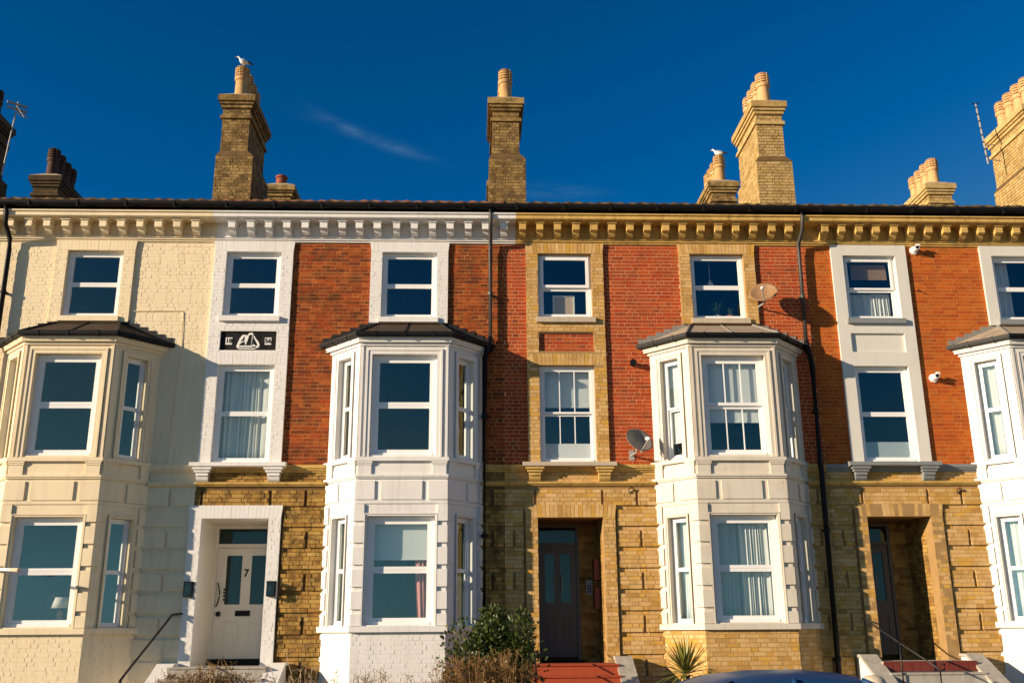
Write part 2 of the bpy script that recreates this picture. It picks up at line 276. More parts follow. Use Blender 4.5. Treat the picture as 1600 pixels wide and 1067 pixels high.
class MB:
    def __init__(s): s.v = []; s.f = []; s.m = []
    def add(s, vs, fs, m=0):
        k = len(s.v); s.v += [tuple(p) for p in vs]; s.f += [tuple(i+k for i in f) for f in fs]; s.m += [m]*len(fs); return s
    def box(s, a0, a1, b0, b1, z0, z1, fr=FF, m=0, back=True, taper=0.0):
        if a1-a0 < 1e-5 or z1-z0 < 1e-5: return s
        t = taper
        vs = [fr.P(a0, b0, z0), fr.P(a1, b0, z0), fr.P(a1, b0, z1), fr.P(a0, b0, z1),
              fr.P(a0+t, b1, z0+t), fr.P(a1-t, b1, z0+t), fr.P(a1-t, b1, z1-t), fr.P(a0+t, b1, z1-t)]
        fs = [(4, 5, 6, 7), (0, 1, 5, 4), (1, 2, 6, 5), (2, 3, 7, 6), (3, 0, 4, 7)]
        if back: fs.append((3, 2, 1, 0))
        return s.add(vs, fs, m)
    def hexa(s, pts, m=0):
        return s.add(pts, [(4, 5, 6, 7), (0, 1, 5, 4), (1, 2, 6, 5), (2, 3, 7, 6), (3, 0, 4, 7), (3, 2, 1, 0)], m)
    def prism(s, poly, z0, z1, m=0, top=None):
        n = len(poly); tp = top or poly
        vs = [(x, y, z0) for x, y in poly]+[(x, y, z1) for x, y in tp]
        fs = [(i, (i+1) % n, n+(i+1) % n, n+i) for i in range(n)]+[tuple(range(n))[::-1], tuple(range(n, 2*n))]
        return s.add(vs, fs, m)
    def profile(s, pts, a0, a1, fr=FF, m=0):
        """extrude a (b,z) outline along a"""
        n = len(pts); vs = [fr.P(a0, b, z) for b, z in pts]+[fr.P(a1, b, z) for b, z in pts]
        fs = [(i, (i+1) % n, n+(i+1) % n, n+i) for i in range(n)]+[tuple(range(n))[::-1], tuple(range(n, 2*n))]
        return s.add(vs, fs, m)
    def tube(s, pts, r, n=8, m=0, r1=None, cap=True):
        pts = [Vector(p) for p in pts]; k = len(pts); rings = []
        for i, p in enumerate(pts):
            d = (pts[min(i+1, k-1)]-pts[max(i-1, 0)]).normalized()
            u = d.cross(Vector((0, 0, 1)))
            if u.length < 1e-3: u = d.cross(Vector((1, 0, 0)))
            u.normalize(); v = d.cross(u); rr = r if r1 is None else r+(r1-r)*i/(k-1)
            rings.append([p+u*rr*math.cos(2*math.pi*j/n)+v*rr*math.sin(2*math.pi*j/n) for j in range(n)])
        vs = [q for rg in rings for q in rg]; fs = []
        for i in range(k-1):
            for j in range(n): fs.append((i*n+j, i*n+(j+1) % n, (i+1)*n+(j+1) % n, (i+1)*n+j))
        if cap: fs += [tuple(range(n))[::-1], tuple(range((k-1)*n, k*n))]
        return s.add(vs, fs, m)
    def lathe(s, prof, n=20, c=(0, 0, 0), m=0, sx=1, sy=1):
        vs = []; fs = []; k = len(prof)
        for r, z in prof:
            for j in range(n): vs.append((c[0]+sx*r*math.cos(2*math.pi*j/n), c[1]+sy*r*math.sin(2*math.pi*j/n), c[2]+z))
        for i in range(k-1):
            for j in range(n): fs.append((i*n+j, i*n+(j+1) % n, (i+1)*n+(j+1) % n, (i+1)*n+j))
        fs += [tuple(range(n))[::-1], tuple(range((k-1)*n, k*n))]
        return s.add(vs, fs, m)
    def mesh(s, name, mats, smooth=False):
        me = bpy.data.meshes.new(name); me.from_pydata(s.v, [], s.f)
        if isinstance(mats, str): mats = [mats]
        for q in mats: me.materials.append(MATS[q])
        if len(mats) > 1: me.polygons.foreach_set('material_index', s.m)
        if smooth: me.polygons.foreach_set('use_smooth', [True]*len(s.f))
        me.update(); return me
    def build(s, name, mats, parent=None, smooth=False, pos=None, kind=None, label=None, autosmooth=None):
        """vertices are world coordinates"""
        me = s.mesh(name, mats, smooth)
        o = bpy.data.objects.new(name, me)
        p = Vector(pos) if pos is not None else Vector((0, 0, 0))
        if pos is not None: me.transform(Matrix.Translation(-p))
        link(o, parent, p)
        if autosmooth is not None:
            me.polygons.foreach_set('use_smooth', [True]*len(me.polygons)); me.set_sharp_from_angle(angle=R(autosmooth))
        if kind: o['kind'] = kind
        if label: o['label'] = label
        return o
def inst(name, me, parent, pos, scale=None, rot=None):
    o = bpy.data.objects.new(name, me); link(o, parent, pos)
    if scale: o.scale = scale
    if rot: o.rotation_euler = rot
    return o
def cells(a0, a1, z0, z1, holes):
    """split a rectangle with rectangular holes into boxes"""
    zs = sorted({z0, z1, *[min(max(h[2], z0), z1) for h in holes], *[min(max(h[3], z0), z1) for h in holes]})
    out = []
    for za, zb in zip(zs, zs[1:]):
        if zb-za < 1e-4: continue
        zm = (za+zb)/2
        cut = sorted([(max(h[0], a0), min(h[1], a1)) for h in holes if h[2] < zm < h[3] and h[1] > a0 and h[0] < a1])
        x = a0
        for ca, cb in cut:
            if ca > x+1e-4: out.append((x, ca, za, zb))
            x = max(x, cb)
        if x < a1-1e-4: out.append((x, a1, za, zb))
    return out
def holed(mb, a0, a1, z0, z1, b0, b1, holes, fr=FF, m=0):
    for q in cells(a0, a1, z0, z1, holes): mb.box(q[0], q[1], b0, b1, q[2], q[3], fr, m)
STR, HDR = 0.235, 0.1175
def lay(coll, a0, a1, z0, z1, b, key, fr=FF, holes=(), course=0.0727, zorg=None, pat=(STR, HDR, HDR), th=0.03, jit=0.0015, joint=0.0085, seed=1):
    """lay bricks course by course into coll: (a0,a1,b0,b1,z0,z1,key,fr)"""
    rg = random.Random(seed)
    zorg = z0 if zorg is None else zorg
    i0 = int(math.floor((z0-zorg)/course+1e-6)); zc = zorg+i0*course; i = i0
    while zc < z1-0.012:
        ca, cb = max(zc, z0), min(zc+course-joint, z1)
        if cb-ca > 0.018:
            zm = (ca+cb)/2
            iv = [(a0, a1)]
            for h in holes:
                if h[2] < cb-0.002 and h[3] > ca+0.002:
                    nv = []
                    for p, q in iv:
                        if h[1] <= p or h[0] >= q: nv.append((p, q)); continue
                        if h[0]-p > 0.02: nv.append((p, h[0]))
                        if q-h[1] > 0.02: nv.append((h[1], q))
                    iv = nv
            x = a0-(0.0 if i % 2 else HDR*1.5)-rg.random()*0.03; k = rg.randrange(len(pat)) if i % 2 else 0
            while x < a1:
                wdt = pat[k % len(pat)]*(1+rg.uniform(-0.03, 0.03)); k += 1
                for p, q in iv:
                    l, r_ = max(x, p), min(x+wdt-joint, q)
                    if r_-l > 0.025:
                        j = rg.uniform(-jit, jit)
                        coll.append((l, r_, b-th, b+j, ca+rg.uniform(-.001, .001), cb+rg.uniform(-.001, .001), key, fr))
                x += wdt
        zc += course; i += 1
def soldier(coll, a0, a1, z0, z1, b, key, fr=FF, fan=0.12, wdt=0.0735):
    n = max(1, round((a1-a0)/wdt)); c = (a0+a1)/2
    for i in range(n):
        gp = .0012 if 'paint' in key else .003; l = a0+(a1-a0)*i/n+gp; r_ = a0+(a1-a0)*(i+1)/n-gp
        coll.append((l, r_, b-0.03, b+random.uniform(-.0015, .0015), z0, z1, key, fr, fan*(((l+r_)/2-c)/((a1-a0)/2)), c))
def flush_bricks(coll, parent, house_n=300, singles=True):
    """the bricks that show largest become objects of their own, the rest one joined part"""
    def score(q):
        x, y, z = q[7].P((q[0]+q[1])/2, q[3], (q[4]+q[5])/2)
        d = Vector((x, y, z))-CAM; dz = d.dot(fw); px = d.dot(rt)/dz*1539; py = d.dot(up)/dz*1539
        if abs(px) > 790 or abs(py) > 505 or len(q) > 8 or q[7].e[0] < .999: return 0
        return (q[1]-q[0])*(q[5]-q[4])/(dz*dz)
    keys = []; 
    for q in coll:
        if q[6] not in keys: keys.append(q[6])
    idx = sorted(range(len(coll)), key=lambda i: -score(coll[i])); single = set(i for i in idx[:house_n] if score(coll[i]) > 0) if singles else set()
    mb = MB(); unit = {}
    for i, q in enumerate(coll):
        if i in single:
            if q[6] not in unit: unit[q[6]] = MB().box(-.5, .5, -.5, .5, -.5, .5, taper=0.0).mesh('brick_unit', q[6])
            inst('brick', unit[q[6]], parent, q[7].P((q[0]+q[1])/2, (q[2]+q[3])/2, (q[4]+q[5])/2), (q[1]-q[0], q[3]-q[2], q[5]-q[4]))
        elif len(q) > 8:
            l, r_, b0, b1, z0, z1, key, fr, sh, c = q
            pts = [fr.P(l, b0, z0), fr.P(r_, b0, z0), fr.P(r_+sh*(z1-z0), b0, z1), fr.P(l+sh*(z1-z0), b0, z1),
                   fr.P(l, b1, z0), fr.P(r_, b1, z0), fr.P(r_+sh*(z1-z0), b1, z1), fr.P(l+sh*(z1-z0), b1, z1)]
            mb.hexa(pts, keys.index(key))
        else:
            mb.box(*q[:6], fr=q[7], m=keys.index(q[6]), back=False, taper=0.0012)
    if mb.f: mb.build('brickwork', keys, parent, kind='stuff')

def text_mesh(txt, size, mat, depth=0.004):
    cu = bpy.data.curves.new('t', 'FONT'); cu.body = txt; cu.size = size; cu.extrude = depth/2; cu.align_x = 'CENTER'; cu.align_y = 'CENTER'; cu.resolution_u = 3; cu.offset = size*.035
    o = bpy.data.objects.new('t', cu); COL.objects.link(o); dg = bpy.context.evaluated_depsgraph_get(); dg.update()
    me = bpy.data.meshes.new_from_object(o.evaluated_get(dg)); bpy.data.objects.remove(o); me.materials.clear(); me.materials.append(MATS[mat])
    me.transform(Matrix.Rotation(R(90), 4, 'X')); return me

# ------------------------------------------------------------------ setting
def struct(mb, name, mat):
    o = mb.build(name, mat); o['kind'] = 'structure'; return o
g = MB(); g.add([(-3000, -3000, -0.16), (3000, -3000, -0.16), (3000, 3000, -0.16), (-3000, 3000, -0.16)], [(0, 1, 2, 3)]); struct(g, 'ground', 'promenade')
g = MB(); g.box(-60, 60, 7.6, 16.5, -0.158, -0.15); struct(g, 'road', 'asphalt')
g = MB(); g.box(-60, 60, 5.0, 7.44, -0.155, -0.02); struct(g, 'pavement', 'paving')
g = MB()
g.box(-60, 60, 7.44, 7.58, -0.157, -0.01); struct(g, 'kerb', 'concrete')
g = MB(); g.box(-60, 60, -0.3, 4.98, -0.156, 0.02); struct(g, 'garden_ground', 'soil')

# ------------------------------------------------------------------ house builders
PITCH_X = 6.08
BAYU = 3.03
def window(root, fr, ac, hw, z0, z1, mat='upvc', bf=-0.07, cols=1, mid=None, slide=False, fw_=0.055, sash=0.045, proud=0.0, name='window', glass='glass', bars=0.018, flat=False):
    """outer frame (part) > two sashes, panes, glazing bars (sub-parts)"""
    d = 0.09
    m = MB()
    m.box(ac-hw, ac-hw+fw_, bf-d, bf, z0, z1, fr); m.box(ac+hw-fw_, ac+hw, bf-d, bf, z0, z1, fr)
    m.box(ac-hw+fw_, ac+hw-fw_, bf-d, bf-.002, z1-fw_, z1, fr); m.box(ac-hw+fw_, ac+hw-fw_, bf-d, bf+.015, z0, z0+fw_*0.8, fr)
    w = m.build('window_frame' if flat else name, mat, root); kid = root if flat else w
    zm = mid if mid else (z0+z1)/2
    a0, a1 = ac-hw+fw_, ac+hw-fw_
    for k, (s0, s1) in enumerate(((zm+.0005, z1-fw_), (z0+fw_*0.8, zm-.0005))):
        bs = bf-0.012+(proud if k == 0 else 0)-(0.035 if slide and k == 1 else 0)
        if slide and k == 0: bs = bf-0.008
        s = MB(); st = sash
        tr = st if k == 0 else st*0.95; brl = st if k == 1 else st*0.95
        s.box(a0+.001, a0+st, bs-.045, bs, s0, s1, fr); s.box(a1-st, a1-.001, bs-.045, bs, s0, s1, fr)
        s.box(a0+st, a1-st, bs-.045, bs-.001, s1-tr, s1-.001, fr); s.box(a0+st, a1-st, bs-.045, bs-.001, s0+.001, s0+brl, fr)
        s.build('sash', mat, kid)
        p0, p1, q0, q1 = a0+st, a1-st, s0+brl, s1-tr
        for i in range(1, cols):
            x = p0+(p1-p0)*i/cols
            MB().box(x-bars/2, x+bars/2, bs-.03, bs-.005, q0, q1, fr).build('glazing_bar', mat, kid)
        for i in range(cols):
            l = p0+(p1-p0)*i/cols+(bars/2 if i else 0); r_ = p0+(p1-p0)*(i+1)/cols-(bars/2 if i < cols-1 else 0)
            MB().box(l, r_, bs-.026, bs-.020, q0, q1, fr).build('pane', glass, kid)
    return w
def offs(q, hw=1.425, f=0.805, d=0.68):
    """bay outline moved outwards by q, ends on the wall: (u, b) points"""
    lx, ly = hw-f, d; L = math.hypot(lx, ly); nx, ny = ly/L, lx/L      # outward normal of right face (u,b)
    def right(q):
        px, py = hw+nx*q, 0+ny*q        # a point on the moved right face
        dx, dy = -lx/L, ly/L
        t0 = (0-py)/dy; e = (px+dx*t0, 0.0)
        t1 = (d+q-py)/dy; c = (px+dx*t1, d+q); return e, c
    e, c = right(q); return [(-e[0], 0.0), (-c[0], c[1]), c, e]
def wpt(X, u, b): return (X+u, -b)
def bay_solid(mb, X, q, z0, z1, q2=None, m=0):
    p = [wpt(X, u+BAYU, b) for u, b in offs(q)]; t = [wpt(X, u+BAYU, b) for u, b in offs(q2)] if q2 is not None else None
    return mb.prism(p, z0, z1, m, t)
def bay_ring(mb, X, q0, q1, z0, z1, q1t=None, m=0):
    i = [wpt(X, u+BAYU, b) for u, b in offs(q0)]; o = [wpt(X, u+BAYU, b) for u, b in offs(q1)]
    ot = [wpt(X, u+BAYU, b) for u, b in offs(q1 if q1t is None else q1t)]
    for k in range(3):
        mb.hexa([(*i[k], z0), (*i[k+1], z0), (*i[k+1], z1), (*i[k], z1), (*o[k], z0), (*o[k+1], z0), (*ot[k+1], z1), (*ot[k], z1)], m)
    return mb
def bay_frames(X):
    p = [wpt(X, u+BAYU, b) for u, b in offs(0)]; r = []
    for k in range(3):
        (x0, y0), (x1, y1) = p[k], p[k+1]; r.append((Fr(x0, y0, x1-x0, y1-y0), math.hypot(x1-x0, y1-y0)))
    return r
def build_bay(root, c, coll):
    X = c['X']; M = c['bay']; fs = bay_frames(X)
    SW = 0.21
    sidec = [0.47, None, 0.45]
    # body: walls of both storeys
    mb = MB()
    bm = c.get('bay_base', M)
    up_h, lo_h = (4.672, 6.54), (1.76, 3.60)
    for k, (fr, L) in enumerate(fs):
        cc, hw = (L/2, 0.595) if k == 1 else (L*(0.49 if k == 0 else 0.51), SW)
        for z0, z1, hz in ((4.64, 6.76, up_h), (1.74, 4.57, lo_h)):
            holed(mb, 0, L, z0, z1, -0.16, 0, [(cc-hw, cc+hw, hz[0], hz[1])], fr)
    bay = mb.build('bay_window', M, root)
    mb = MB()
    for k, (fr, L) in enumerate(fs):
        mb.box(0, L, -0.16, -.003 if c['base_brick'] else 0, 0.0, 1.66, fr)
    bay_ring(mb, X, -0.1, 0.014, 0.0, 1.20) if not c['base_brick'] else None
    mb.build('bay_base', c.get('base_mortar', M), bay)
    if c['base_brick']:
        cb = []
        for k, (fr, L) in enumerate(fs): lay(cb, 0.004, L-0.004, 0.1, 1.645, 0.0, c['base_brick'], fr, course=0.0738, seed=k+int(X*10), pat=(STR, HDR), jit=.002)
        flush_bricks(cb, bay, singles=False)
    # sills, strings, cornice
    MB_ = MB()
    bay_solid(MB_, X, 0.065, 1.645, 1.742).build('sill', c.get('bay_sill', M), bay)
    s = MB(); bay_solid(s, X, 0.06, 4.565, 4.63); bay_ring(s, X, -0.02, 0.04, 4.63, 4.645, 0.01); s.build('sill', c.get('bay_sill', M), bay)
    s = MB(); bay_ring(s, X, -0.02, 0.045, 4.285, 4.325); bay_ring(s, X, -0.02, 0.028, 4.258, 4.285); s.build('string_course', M, bay)
    s = MB(); bay_ring(s, X, -0.02, 0.018, 3.815, 3.872); s.build('string_course', M, bay)
    s = MB(); bay_ring(s, X, -0.03, 0.03, 6.70, 6.762); bay_solid(s, X, 0.085, 6.755, 6.80); bay_ring(s, X, 0.02, 0.098, 6.80, 6.842, 0.105); s.build('bay_cornice', M, bay)
    # gutter
    s = MB(); bay_ring(s, X, 0.10, 0.19, 6.862, 6.928); bay_ring(s, X, 0.112, 0.175, 6.843, 6.862)
    s.build('gutter', 'black_plastic', bay)
    for k, (fr, L) in enumerate(fs):
        for i in range(2 if k != 1 else 3):
            a = L*(i+0.5)/(2 if k != 1 else 3)
            MB().box(a-.018, a+.018, 0.09, 0.198, 6.838, 6.935, fr).build('gutter_bracket', 'black_plastic', bay)
    # roof: hipped, front slope and two sides
    e = [wpt(X, u+BAYU, b) for u, b in offs(0.15)]; e2 = [(x, y, 6.915) for x, y in e]
    tw = 0.60; T = [wpt(X, BAYU-tw, 0.0), wpt(X, BAYU+tw, 0.0)]
    r = MB(); t0, t1 = (*T[0], 7.335), (*T[1], 7.335)
    lo = [(x, y, 6.88) for x, y in e]
    r.add([*e2, t0, t1], [(0, 1, 4), (1, 2, 5, 4), (2, 3, 5)]); r.add([*lo, *e2], [(0, 1, 5, 4), (1, 2, 6, 5), (2, 3, 7, 6), (3, 2, 1, 0)])
    roof = r.build('bay_roof', c['bay_roof'], bay)
    rl = MB()
    for p, q in ((e2[1], t0), (e2[2], t1)):
        rl.tube([Vector(p)+Vector((0, 0, .012)), Vector(q)+Vector((0, -.01, .012))], 0.022, 6)
    rl.build('hip_roll', c['bay_flash'], bay)
    mid = (Vector(e2[1])+Vector(e2[2]))/2; mt = (Vector(t0)+Vector(t1))/2
    MB().tube([mid+Vector((0, 0, .008)), mt+Vector((0, 0, .008))], 0.016, 6).build('roof_roll', c['bay_flash'], bay)
    # stepped flashing where the roof meets the wall
    ue = offs(0.15)[3][0]
    for sgn in (-1, 1):
        n = 6
        for i in range(n):
            t = i/n; t2 = (i+1)/n
            ua, ub = tw+(ue-tw)*(1-t), tw+(ue-tw)*(1-t2)
            za = 6.915+(7.335-6.915)*t; zt = 6.915+(7.335-6.915)*t2
            l, h = sorted((BAYU+sgn*ua, BAYU+sgn*ub))
            MB().box(l, h, 0.003, 0.016, za-.02, zt+.055, Fr(X, 0)).build('flashing', c['bay_flash'], bay)
    # windows, architraves
    style = c['bay_style']
    for k, (fr, L) in enumerate(fs):
        cc, hw = (L/2, 0.595) if k == 1 else (L*(0.49 if k == 0 else 0.51), SW)
        for lvl, hz in ((1, up_h), (0, lo_h)):
            st = style[lvl]
            aw = (0.105 if k == 1 else 0.085) if lvl else (0.045 if k == 1 else 0.04)
            a = MB(); bt = 0.022
            z0 = hz[0]-0.03; z1 = hz[1]+aw+.03
            for (w_, b_, off) in ((aw, bt, 0.0), (aw*0.35, bt+.014, aw*0.65)):
                a.box(cc-hw-off-w_, cc-hw-off, 0.0, b_, z0, hz[1]+off+w_, fr); a.box(cc+hw+off, cc+hw+off+w_, 0.0, b_, z0, hz[1]+off+w_, fr)
                a.box(cc-hw-off, cc+hw+off, 0.0, b_, hz[1]+off, hz[1]+off+w_, fr)
            a.build('architrave', M, bay)
            window(bay, fr, cc, hw-.004, hz[0]+.002, hz[1]-.004, 'upvc', -0.095, cols=(st if k == 1 else 1), slide=(st > 1), fw_=(0.07 if k == 1 else 0.045), sash=(0.06 if k == 1 else 0.035), mid=hz[0]+(hz[1]-hz[0])*0.50, flat=True)
    # corner posts upstairs
    for k, (fr, L) in enumerate(fs):
        p = MB()
        if k == 0: p.box(L-.052, L-.004, 0.0, 0.018, 4.645, 6.70, fr)
        if k != 0: p.box(0.004, 0.052, 0.0, 0.018, 4.645, 6.70, fr)
        if k == 1: MB().box(L-.052, L-.004, 0.0, 0.018, 4.645, 6.70, fr).build('corner_post', M, bay)
        p.build('corner_post', M, bay)
    # frieze pilasters with caps
    for k, (fr, L) in enumerate(fs):
        for a0, a1 in ((0.02, 0.02+(0.24 if k == 1 else 0.17)), (L-.02-(0.24 if k == 1 else 0.17), L-.02)):
            p = MB(); p.box(a0, a1, 0.0, 0.03, 4.326, 4.50, fr); p.box(a0-.012, a1+.012, 0.0, 0.042, 4.50, 4.53, fr); p.box(a0-.02, a1+.02, 0.0, 0.052, 4.53, 4.563, fr)
            p.build('pilaster', M, bay)
    # block course over the lower windows
    for k, (fr, L) in enumerate(fs):
        cuts = [(0.0, 0.33), (0.44, L-.44), (L-.33, L)] if k == 1 else [(0.0, L*0.44), (L*0.56, L)]
        for a0, a1 in cuts:
            e0 = 0.01 if a0 == 0 and k > 0 else 0; e1 = 0.01 if a1 == L and k < 2 else 0
            MB().box(a0-e0, a1+e1, -0.01, 0.026, 3.885, 4.215, fr, taper=0.0).build('block', M, bay)
    # quoin blocks wrapped round the two front corners and at the wall
    zq = [(3.512, 3.806), (3.139, 3.434), (2.766, 3.061), (2.393, 2.688), (2.02, 2.315), (1.75, 1.942)]
    for z0, z1 in zq:
        for (ka, kb) in ((0, 1), (1, 2)):
            q = MB(); fa, La = fs[ka]; fb, Lb = fs[kb]
            wa, wb = (0.14, 0.162) if ka == 0 else (0.162, 0.14)
            q.box(La-wa, La+.013, -0.01, 0.032, z0, z1, fa); q.box(-.013, wb, -0.01, 0.0325, z0, z1-.001, fb); q.build('quoin_block', M, bay)
        fa, La = fs[0]; MB().box(0.0, 0.13, -0.01, 0.03, z0, z1, fa).build('quoin_block', M, bay)
        fa, La = fs[2]; MB().box(La-.13, La, -0.01, 0.03, z0, z1, fa).build('quoin_block', M, bay)
    return bay

def chimney(root, X, Y0, zb, ztop, mat, potmat, npots=4, L=1.67, w0=0.84, w1=0.62, zs=12.0, pot_h=0.82, lowpots=False, clean=False):
    mb = MB(); c = []
    def stage(hw, y0, y1, z0, z1, cx):
        mb.prism([(cx-hw+.004, y0+.004), (cx+hw-.004, y0+.004), (cx+hw-.004, y1-.004), (cx-hw+.004, y1-.004)], z0, z1)
        for fr, LL in ((Fr(cx-hw, y0, 1, 0), 2*hw), (Fr(cx-hw, y1, 0, -1), y1-y0), (Fr(cx+hw, y0, 0, 1), y1-y0)):
            lay(c, 0.003, LL-.003, z0, z1, 0.0, mat, fr, course=0.0745, pat=(STR, HDR), jit=0.0035, joint=0.013, seed=int(abs(cx*10)+z0*7))
    cx1 = X-.03
    if zs:
        stage(w0/2, Y0, Y0+L, zb, zs, X)
        lo = [(X-w0/2, Y0), (X+w0/2, Y0), (X+w0/2, Y0+L), (X-w0/2, Y0+L)]; hi = [(cx1-w1/2, Y0+.02), (cx1+w1/2, Y0+.02), (cx1+w1/2, Y0+L-.02), (cx1-w1/2, Y0+L-.02)]
        mb.prism(lo, zs, zs+.12, 0, hi)
        z1 = zs+.05
    else: z1 = zb
    y0, y1 = Y0+.02, Y0+L-.02
    stage(w1/2, y0, y1, z1, ztop-.22, cx1)
    st = mb.build('chimney_stack', 'mortar_dirty_shade', root)
    flush_bricks(c, st, singles=False)
    def ring(q, za, zb_, m):
        h = w1/2+q; MB().prism([(cx1-h, y0-q), (cx1+h, y0-q), (cx1+h, y1+q), (cx1-h, y1+q)], za, zb_).build('oversailing_course', m, st)
    bm = mat
    ring(0.045, ztop-.57, ztop-.49, bm)
    ring(0.04, ztop-.30, ztop-.22, bm); ring(0.075, ztop-.22, ztop-.15, bm); ring(0.11, ztop-.15, ztop, bm)
    h = w1/2+.11; k = MB()
    k.prism([(cx1-h, y0-.11), (cx1+h, y0-.11), (cx1+h, y1+.11), (cx1-h, y1+.11)], ztop, ztop+.15, 0, [(cx1-.17, y0+.12), (cx1+.17, y0+.12), (cx1+.17, y1-.12), (cx1-.17, y1-.12)])
    k.build('flaunching', 'flaunching', st)
    pm = pot_mesh(potmat, pot_h)
    for i in range(npots):
        y = y0+.24+(y1-y0-.48)*(i/(npots-1) if npots > 1 else 0.0)
        inst('chimney_pot', pm, st, (cx1, y, ztop+.10), rot=(0, 0, random.uniform(0, 6)), scale=(1, 1, random.uniform(.97, 1.03)))
    return st
POTS = {}
def pot_mesh(mat, h):
    key = (mat, h)
    if key in POTS: return POTS[key]
    if h < 0.4: prof = [(.15, 0), (.14, h*.75), (.17, h*.78), (.17, h*.9), (.14, h*.92), (.14, h), (.10, h), (.10, h-.1)]
    else:
        prof = [(.165, 0), (.15, .02), (.138, h*.52), (.16, h*.53), (.168, h*.56), (.165, h*.60)]
        z = h*.60; dz = h*.34/4
        for i in range(4):
            prof += [(.165, z+dz*.55), (.085, z+dz*.52), (.085, z+dz*.98), (.165-.004*i, z+dz)]; z += dz
        prof += [(.15, h*.96), (.11, h*.99), (.05, h), (.0, h)]
    m = MB(); m.lathe(prof, 18)
    if h >= 0.4:
        for j in range(6):
            t = j*math.pi/3; x, y = .155*math.cos(t), .155*math.sin(t)
            m.tube([(x, y, h*.58), (x, y, h*.95)], .014, 4)
    me = m.mesh('chimney_pot', mat); me.polygons.foreach_set('use_smooth', [True]*len(me.polygons)); me.set_sharp_from_angle(angle=R(40)); POTS[key] = me; return me

